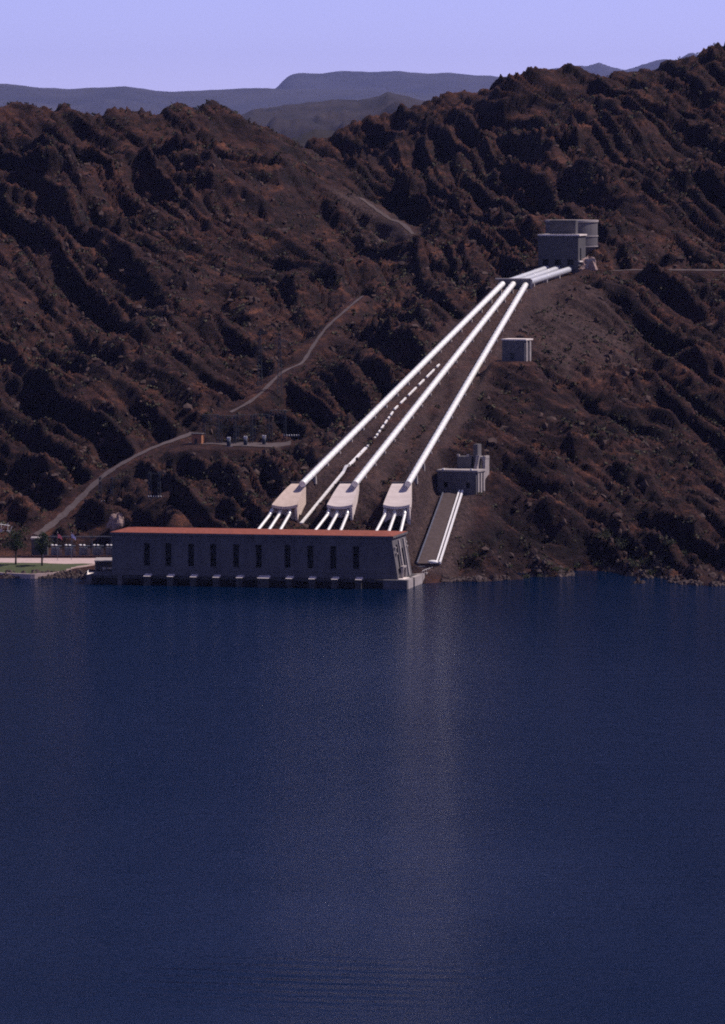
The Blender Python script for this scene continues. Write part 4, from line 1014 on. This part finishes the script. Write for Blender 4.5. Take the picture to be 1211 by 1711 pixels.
# white steel frame on the rocks at the far end of the terrace
p0 = cast(5, 898); wf = empty('steel_frame', p0); tag(wf, 'white steel frame standing on the rocks above the lawn', 'frame')
m_ = MB()
for x in (-3, -1, 1.4): m_.bar((x, 0, -1.5), (x + 0.4, 0, 5.2), 0.12)
m_.bar((-3, 0, 5), (2.4, 0.5, 4.2), 0.15); m_.bar((1.9, 0, 0.8), (3.2, 0, 4.0), 0.2); m_.bar((-3, 0, 2.5), (2.5, 0, 2.3), 0.12); m_.bar((-3, 0, 0), (1.6, 0, 5), 0.09); m_.bar((-3, 0, 5), (1.6, 0, 0), 0.09)
m_.build('lattice', M['white'], wf)
box_part('platform', M['concrete_pale'], wf, -3.4, 2.8, -0.8, 1.2, -0.6, -0.1)
p0 = cast(196, 884); bl = MB(); rock_mesh(bl, (0, 0, 0), 3.3, 9, (0.95, 0.9, 1.15), 14); o = bl.build('boulder', M['pale_rock']); o.location = p0 + Vector((0, 1.5, 1.2)); tag(o, 'big pale pinkish boulder behind the corner of the pump house', 'boulder')

# ------------------------------------------------------------------ power line racks and the upper yard
def lattice_post(m_, x, y, z0_, z1_, w0, w1):
    n = max(3, int((z1_ - z0_) / 1.6)); cs = [(-1, -1), (1, -1), (1, 1), (-1, 1)]
    wq = lambda k: w0 + (w1 - w0) * k / n; zq = lambda k: z0_ + (z1_ - z0_) * k / n
    for k in range(n):
        for q_ in range(4):
            a, b_ = cs[q_], cs[(q_ + 1) % 4]
            m_.bar((x + a[0] * wq(k), y + a[1] * wq(k), zq(k)), (x + a[0] * wq(k + 1), y + a[1] * wq(k + 1), zq(k + 1)), 0.17)
            m_.bar((x + a[0] * wq(k), y + a[1] * wq(k), zq(k)), (x + b_[0] * wq(k + 1), y + b_[1] * wq(k + 1), zq(k + 1)), 0.1)
def rack(px0, px1, py, pytop, label):
    p_ = cast((px0 + px1) / 2, py + 4); r_ = empty('insulator_rack', p_); tag(r_, label, 'rack', 'insulator racks on the slope above the pump house')
    k = p_.y / F; hw = (px1 - px0) / 2 * k; ht_ = (py + 4 - pytop) * k
    for x in (-hw * 0.75, hw * 0.2):
        m_ = MB(); lattice_post(m_, x, 0, -1.5, ht_, 0.55, 0.3); m_.build('post', M['dark_galv'], r_)
    zb_ = 4 * k
    m_ = MB(); m_.bar((-hw, -0.8, zb_ - 0.3), (hw, -0.8, zb_ - 0.3), 0.14); c_ = MB(); c_.bar((-hw, 0, ht_ * 0.92), (hw, 0, ht_ * 0.92), 0.1); c_.build('cross_bar', M['dark_galv'], r_)
    for x in (-hw * 0.9, 0, hw * 0.9): m_.bar((x, -0.8, zb_ - 0.3), (x, -0.8, -1.5), 0.12)
    m_.build('beam', M['dark_galv'], r_)
    for j in range(8):
        x = -hw + (j + 0.5) * hw / 4
        m_ = MB(); m_.lathe([(0.12, zb_ - 0.25), (0.2, zb_ - 0.15), (0.14, zb_ - 0.05), (0.22, zb_ + 0.05), (0.16, zb_ + 0.2)], 10, (x, -0.8, 0)); m_.build('insulator', M['white'], r_)
rack(162, 203, 837, 796, 'steel rack of white insulators nearer the gravel path')
rack(246, 279, 829, 788, 'steel rack of white insulators above the pump house roof')
pyl = [((434, 642), (434, 556), 'slender lattice pylon below the gravel track, away from the delivery pipes'), ((467, 650), (467, 556), 'slender lattice pylon below the gravel track, nearer the delivery pipes')]
for (a, b_, lab) in pyl:
    p_ = cast(*a); k = p_.y / F; h = (a[1] - b_[1]) * k; g = empty('pylon', p_); tag(g, lab, 'pylon', 'pylons on the slope')
    m_ = MB(); lattice_post(m_, 0, 0, -2, h, 0.9, 0.25); m_.build('mast', M['dark_galv'], g)
    for zq in (h - 0.4, h - 3.2, h - 6):
        m_ = MB(); m_.bar((-3.2, 0, zq), (3.2, 0, zq), 0.12); m_.bar((-3.2, 0, zq), (0, 0, zq + 0.9), 0.08); m_.bar((3.2, 0, zq), (0, 0, zq + 0.9), 0.08); m_.build('cross_arm', M['dark_galv'], g)
# upper switchyard
yz = lambda px, py: cast(px, py)
g0 = cast(400, 744)
yd = strip('yard_pad', M['gravel'], [(g0.x + dx, g0.y - 1.5, g0.y + 9.5) for dx in np.linspace(-19, 19, 24)], 5, 0.25)
for i, px in enumerate((352, 380, 408, 436, 464)):
    p_ = cast(px, 741); p_.z = gz(p_.x, p_.y); k = p_.y / F; g = empty('yard_gantry', p_)
    tag(g, 'tall dark lattice gantry in the upper switchyard, ' + ['first', 'second', 'third', 'fourth', 'fifth'][i] + ' from the orange hut', 'gantry', 'lattice gantries in the upper switchyard')
    h = (742 - 694) * k
    for x in (-2.6, 2.6): m_ = MB(); lattice_post(m_, x, 2, -1, h, 0.5, 0.3); m_.build('post', M['dark_galv'], g)
    m_ = MB(); m_.bar((-3, 2, h), (3, 2, h), 0.16); m_.bar((-3, 2, h - 0.8), (3, 2, h - 0.8), 0.1); c_ = MB(); c_.bar((-3, 2, h * 0.6), (3, 2, h * 0.6), 0.12); c_.build('cross_bar', M['dark_galv'], g)
    for q_ in range(6): m_.bar((-3 + q_, 2, h - 0.8), (-2 + q_, 2, h), 0.1)
    m_.build('beam', M['dark_galv'], g)
    for x in (-1.5, 0, 1.5): m_ = MB(); m_.tube([(x, 2, h - 0.9), (x, 2, h - 2.2)], 0.12, 8); m_.build('insulator', M['tank_paint'], g)
for px, lab in ((382, 'white topped circuit breaker in the upper switchyard nearer the orange hut'), (441, 'white topped circuit breaker in the upper switchyard nearer the delivery pipes'), (410, 'white topped circuit breaker between the other two in the upper switchyard')):
    p_ = cast(px, 744); p_.z = gz(p_.x, p_.y); g = empty('circuit_breaker', p_); tag(g, lab, 'breaker', 'circuit breakers in the upper switchyard')
    box_part('plinth', M['concrete_pale'], g, -1.2, 1.2, -0.7, 0.7, -0.8, 0.3)
    m_ = MB(); m_.lathe([(0.6, 0.3), (0.75, 0.6), (0.75, 2.0), (0.5, 2.5)], 16); m_.build('tank', M['dark_galv'], g, True)
    for x in (-0.5, 0, 0.5): m_ = MB(); m_.lathe([(0.12, 2.4), (0.2, 2.9), (0.14, 3.1), (0.24, 3.4), (0.2, 3.6)], 10, (x, 0, 0)); m_.build('bushing', M['white'], g)
p_ = cast(487, 736); p_.z = gz(p_.x, p_.y); g = empty('bus_support', p_); tag(g, 'low bus support with a row of white insulators at the yard end', 'rack')
m_ = MB(); m_.bar((-3, 0, 1.6), (3, 0, 1.6), 0.14); m_.bar((-2.6, 0, -1), (-2.6, 0, 1.6), 0.14); m_.bar((2.6, 0, -1), (2.6, 0, 1.6), 0.14); m_.build('stand', M['galv'], g)
for j in range(7): m_ = MB(); m_.lathe([(0.12, 1.7), (0.24, 1.9), (0.2, 2.2)], 10, (-2.7 + j * 0.9, 0, 0)); m_.build('insulator', M['white'], g)
p_ = cast(327, 742); p_.z = gz(p_.x, p_.y); g = empty('yard_hut', p_, math.radians(-15)); tag(g, 'small orange brown hut at the path end of the upper switchyard', 'hut')
box_part('wall', M['orange'], g, -1.6, 2.2, 0, 4, -1, 3.8); box_part('roof_slab', M['concrete'], g, -1.9, 2.5, -0.3, 4.3, 3.8, 4.1); box_part('door', M['frame'], g, -0.5, 0.5, -0.06, 0.04, 0, 2.1)
p_ = cast(307, 738); 

# ------------------------------------------------------------------ scrub, rocks, shore plants
def scatter(n, y0, y1, seed, mmin, zmin=1.2):
    g = np.random.default_rng(seed); Y = y0 + (y1 - y0) * g.random(n) ** 1.15; X = (g.random(n) * 2 - 1) * Y * 0.085
    mk = mask(X, Y); Z = height(X, Y); dn_ = fbm(X / 22, Y / 35, seed, 3)
    ok = (mk > mmin) & (Z > zmin) & (g.random(n) < 0.5 + 1.3 * dn_)
    return X[ok], Y[ok], Z[ok], g
def stuff_mesh(name, mat, V, Fc):
    o = bpy.data.objects.new(name, np_mesh(name, np.array(V), np.array(Fc), mat)); COL.objects.link(o); o['kind'] = 'stuff'; return o
X, Y, Z, g = scatter(34000, 1845, 2650, 5, 0.25)
nq = 12; nb = len(X); rad = 0.4 + 1.0 * g.random(nb) ** 2.6
cen = np.stack([X, Y, Z], 1)[:, None, :] + (g.normal(size=(nb, nq, 3)) * np.array([0.5, 0.5, 0.3]) + np.array([0, 0, 0.35])) * rad[:, None, None]
a1 = g.normal(size=(nb, nq, 3)); a1 /= np.linalg.norm(a1, axis=2, keepdims=True); a2 = np.cross(a1, g.normal(size=(nb, nq, 3))); a2 /= np.linalg.norm(a2, axis=2, keepdims=True)
sz_ = (0.4 * rad)[:, None, None]
V = np.stack([cen - a1 * sz_, cen + a2 * sz_, cen + a1 * sz_, cen - a2 * sz_], 2).reshape(-1, 3)
stuff_mesh('desert_scrub', M['scrub'], V, np.arange(len(V)).reshape(-1, 4))
X, Y, Z, g = scatter(16000, 1820, 2500, 6, 0.35, -0.3)
ico_v = []; t_ = (1 + 5 ** 0.5) / 2
for s1 in (-1, 1):
    for s2 in (-1, 1): ico_v += [(0, s1, s2 * t_), (s1, s2 * t_, 0), (s2 * t_, 0, s1)]
ico_v = np.array(ico_v) / 1.9
from itertools import combinations
ed = {(i, j) for i, j in combinations(range(12), 2) if abs(np.linalg.norm(ico_v[i] - ico_v[j]) - 2 / 1.9) < 0.01}
tri = []
for i, j, k in combinations(range(12), 3):
    if (i, j) in ed and (j, k) in ed and (i, k) in ed:
        nn = np.cross(ico_v[j] - ico_v[i], ico_v[k] - ico_v[i]); tri.append((i, j, k) if nn @ ico_v[i] > 0 else (i, k, j))
tri = np.array(tri); nb = len(X)
scl = (0.25 + 1.3 * g.random(nb) ** 3.5)[:, None, None] * (0.6 + 0.8 * g.random((nb, 1, 3)))
V = ico_v[None] * (1 + 0.25 * g.normal(size=(nb, 12, 1))) * scl + np.stack([X, Y, Z], 1)[:, None, :]
Fc = (tri[None] + 12 * np.arange(nb)[:, None, None]).reshape(-1, 3)
stuff_mesh('loose_rocks', M['boulder'], V.reshape(-1, 3), Fc)
# riprap along the water line
g = np.random.default_rng(77); sxs, sys_ = [], []
Xs = np.concatenate([np.linspace(at(738, 960, 1850).x, 140, 900), np.linspace(-150, at(150, 960, 1850).x, 500)])
Ys = np.arange(1795, 1880, 0.5)
hh = height(np.repeat(Xs, len(Ys)), np.tile(Ys, len(Xs))).reshape(len(Xs), len(Ys))
first = np.array([Ys[np.argmax(r_ > 0.1)] if (r_ > 0.1).any() else np.nan for r_ in hh])
okk = ~np.isnan(first); Xs, first = Xs[okk], first[okk]
pick = fbm(Xs / 9.0, Xs * 0 + 3.3, 44, 3) > -0.12; Xs, first = Xs[pick], first[pick]
XX = np.repeat(Xs, 2) + g.normal(size=len(Xs) * 2) * 0.4; YY = np.repeat(first, 2) + g.random(len(Xs) * 2) ** 2 * 7 - 0.5
ZZ = height(XX, YY); nb = len(XX)
scl = (0.25 + 0.75 * g.random(nb) ** 2)[:, None, None] * (0.7 + 0.6 * g.random((nb, 1, 3)))
V = ico_v[None] * (1 + 0.22 * g.normal(size=(nb, 12, 1))) * scl + np.stack([XX, YY, np.maximum(ZZ, 0)], 1)[:, None, :]
stuff_mesh('shore_riprap', M['pale_riprap'], V.reshape(-1, 3), (tri[None] + 12 * np.arange(nb)[:, None, None]).reshape(-1, 3))

def shrub(px, py, r, seed, mat='green_scrub', name='shore_shrub', label='olive green shrub on the rocky shore beyond the quay', grp='olive shrubs along the shore'):
    p_ = cast(px, py, 1795); t = empty(name, (p_.x, p_.y, gz(p_.x, p_.y))); tag(t, label, 'shrub', grp)
    rr2 = random.Random(seed); m_ = MB()
    for k in range(5): a = k * 1.3; m_.tube([(0, 0, -0.3), (math.cos(a) * r * 0.3, math.sin(a) * r * 0.3, r * 0.6), (math.cos(a) * r * 0.6, math.sin(a) * r * 0.6, r * 1.1)], [0.08, 0.05, 0.02], 5)
    m_.build('stem', M['bark'], t)
    m_ = MB(); cl = [(rr2.gauss(0, 0.5), rr2.gauss(0, 0.5), rr2.uniform(0.25, 1.0)) for _ in range(9)]
    for _ in range(420):
        c_ = rr2.choice(cl); d = Vector((rr2.gauss(0, .3), rr2.gauss(0, .3), rr2.gauss(0, .25)))
        q_ = (Vector(c_) + d) * r; q_.z = max(q_.z, 0.02); a_ = Vector((rr2.gauss(0, 1), rr2.gauss(0, 1), rr2.gauss(0, 1.4))).normalized() * 0.2; b2 = a_.cross(Vector((rr2.gauss(0, 1), rr2.gauss(0, 1), 0.3))).normalized() * 0.1
        m_.add([q_ - a_, q_ + b2, q_ + a_, q_ - b2], [(0, 1, 2, 3)])
    m_.build('crown', M[mat], t)
for i, (px, py, r) in enumerate([(1012, 925, 2.4), (1035, 928, 2.8), (1058, 925, 2.4), (1078, 932, 2.0), (1140, 905, 2.2), (1120, 918, 1.8), (1060, 952, 1.6), (1085, 957, 1.5), (905, 950, 1.5), (925, 951, 1.3), (945, 951, 1.5), (880, 952, 1.2), (968, 950, 1.4), (1000, 945, 1.8), (1180, 915, 1.7), (850, 948, 1.1), (795, 932, 1.2)]):
    shrub(px, py, r, 100 + i, label='low olive green shrub at the water line beyond the quay' if r < 1.65 else 'tall olive green shrub massed in the rocky cove beyond the quay')
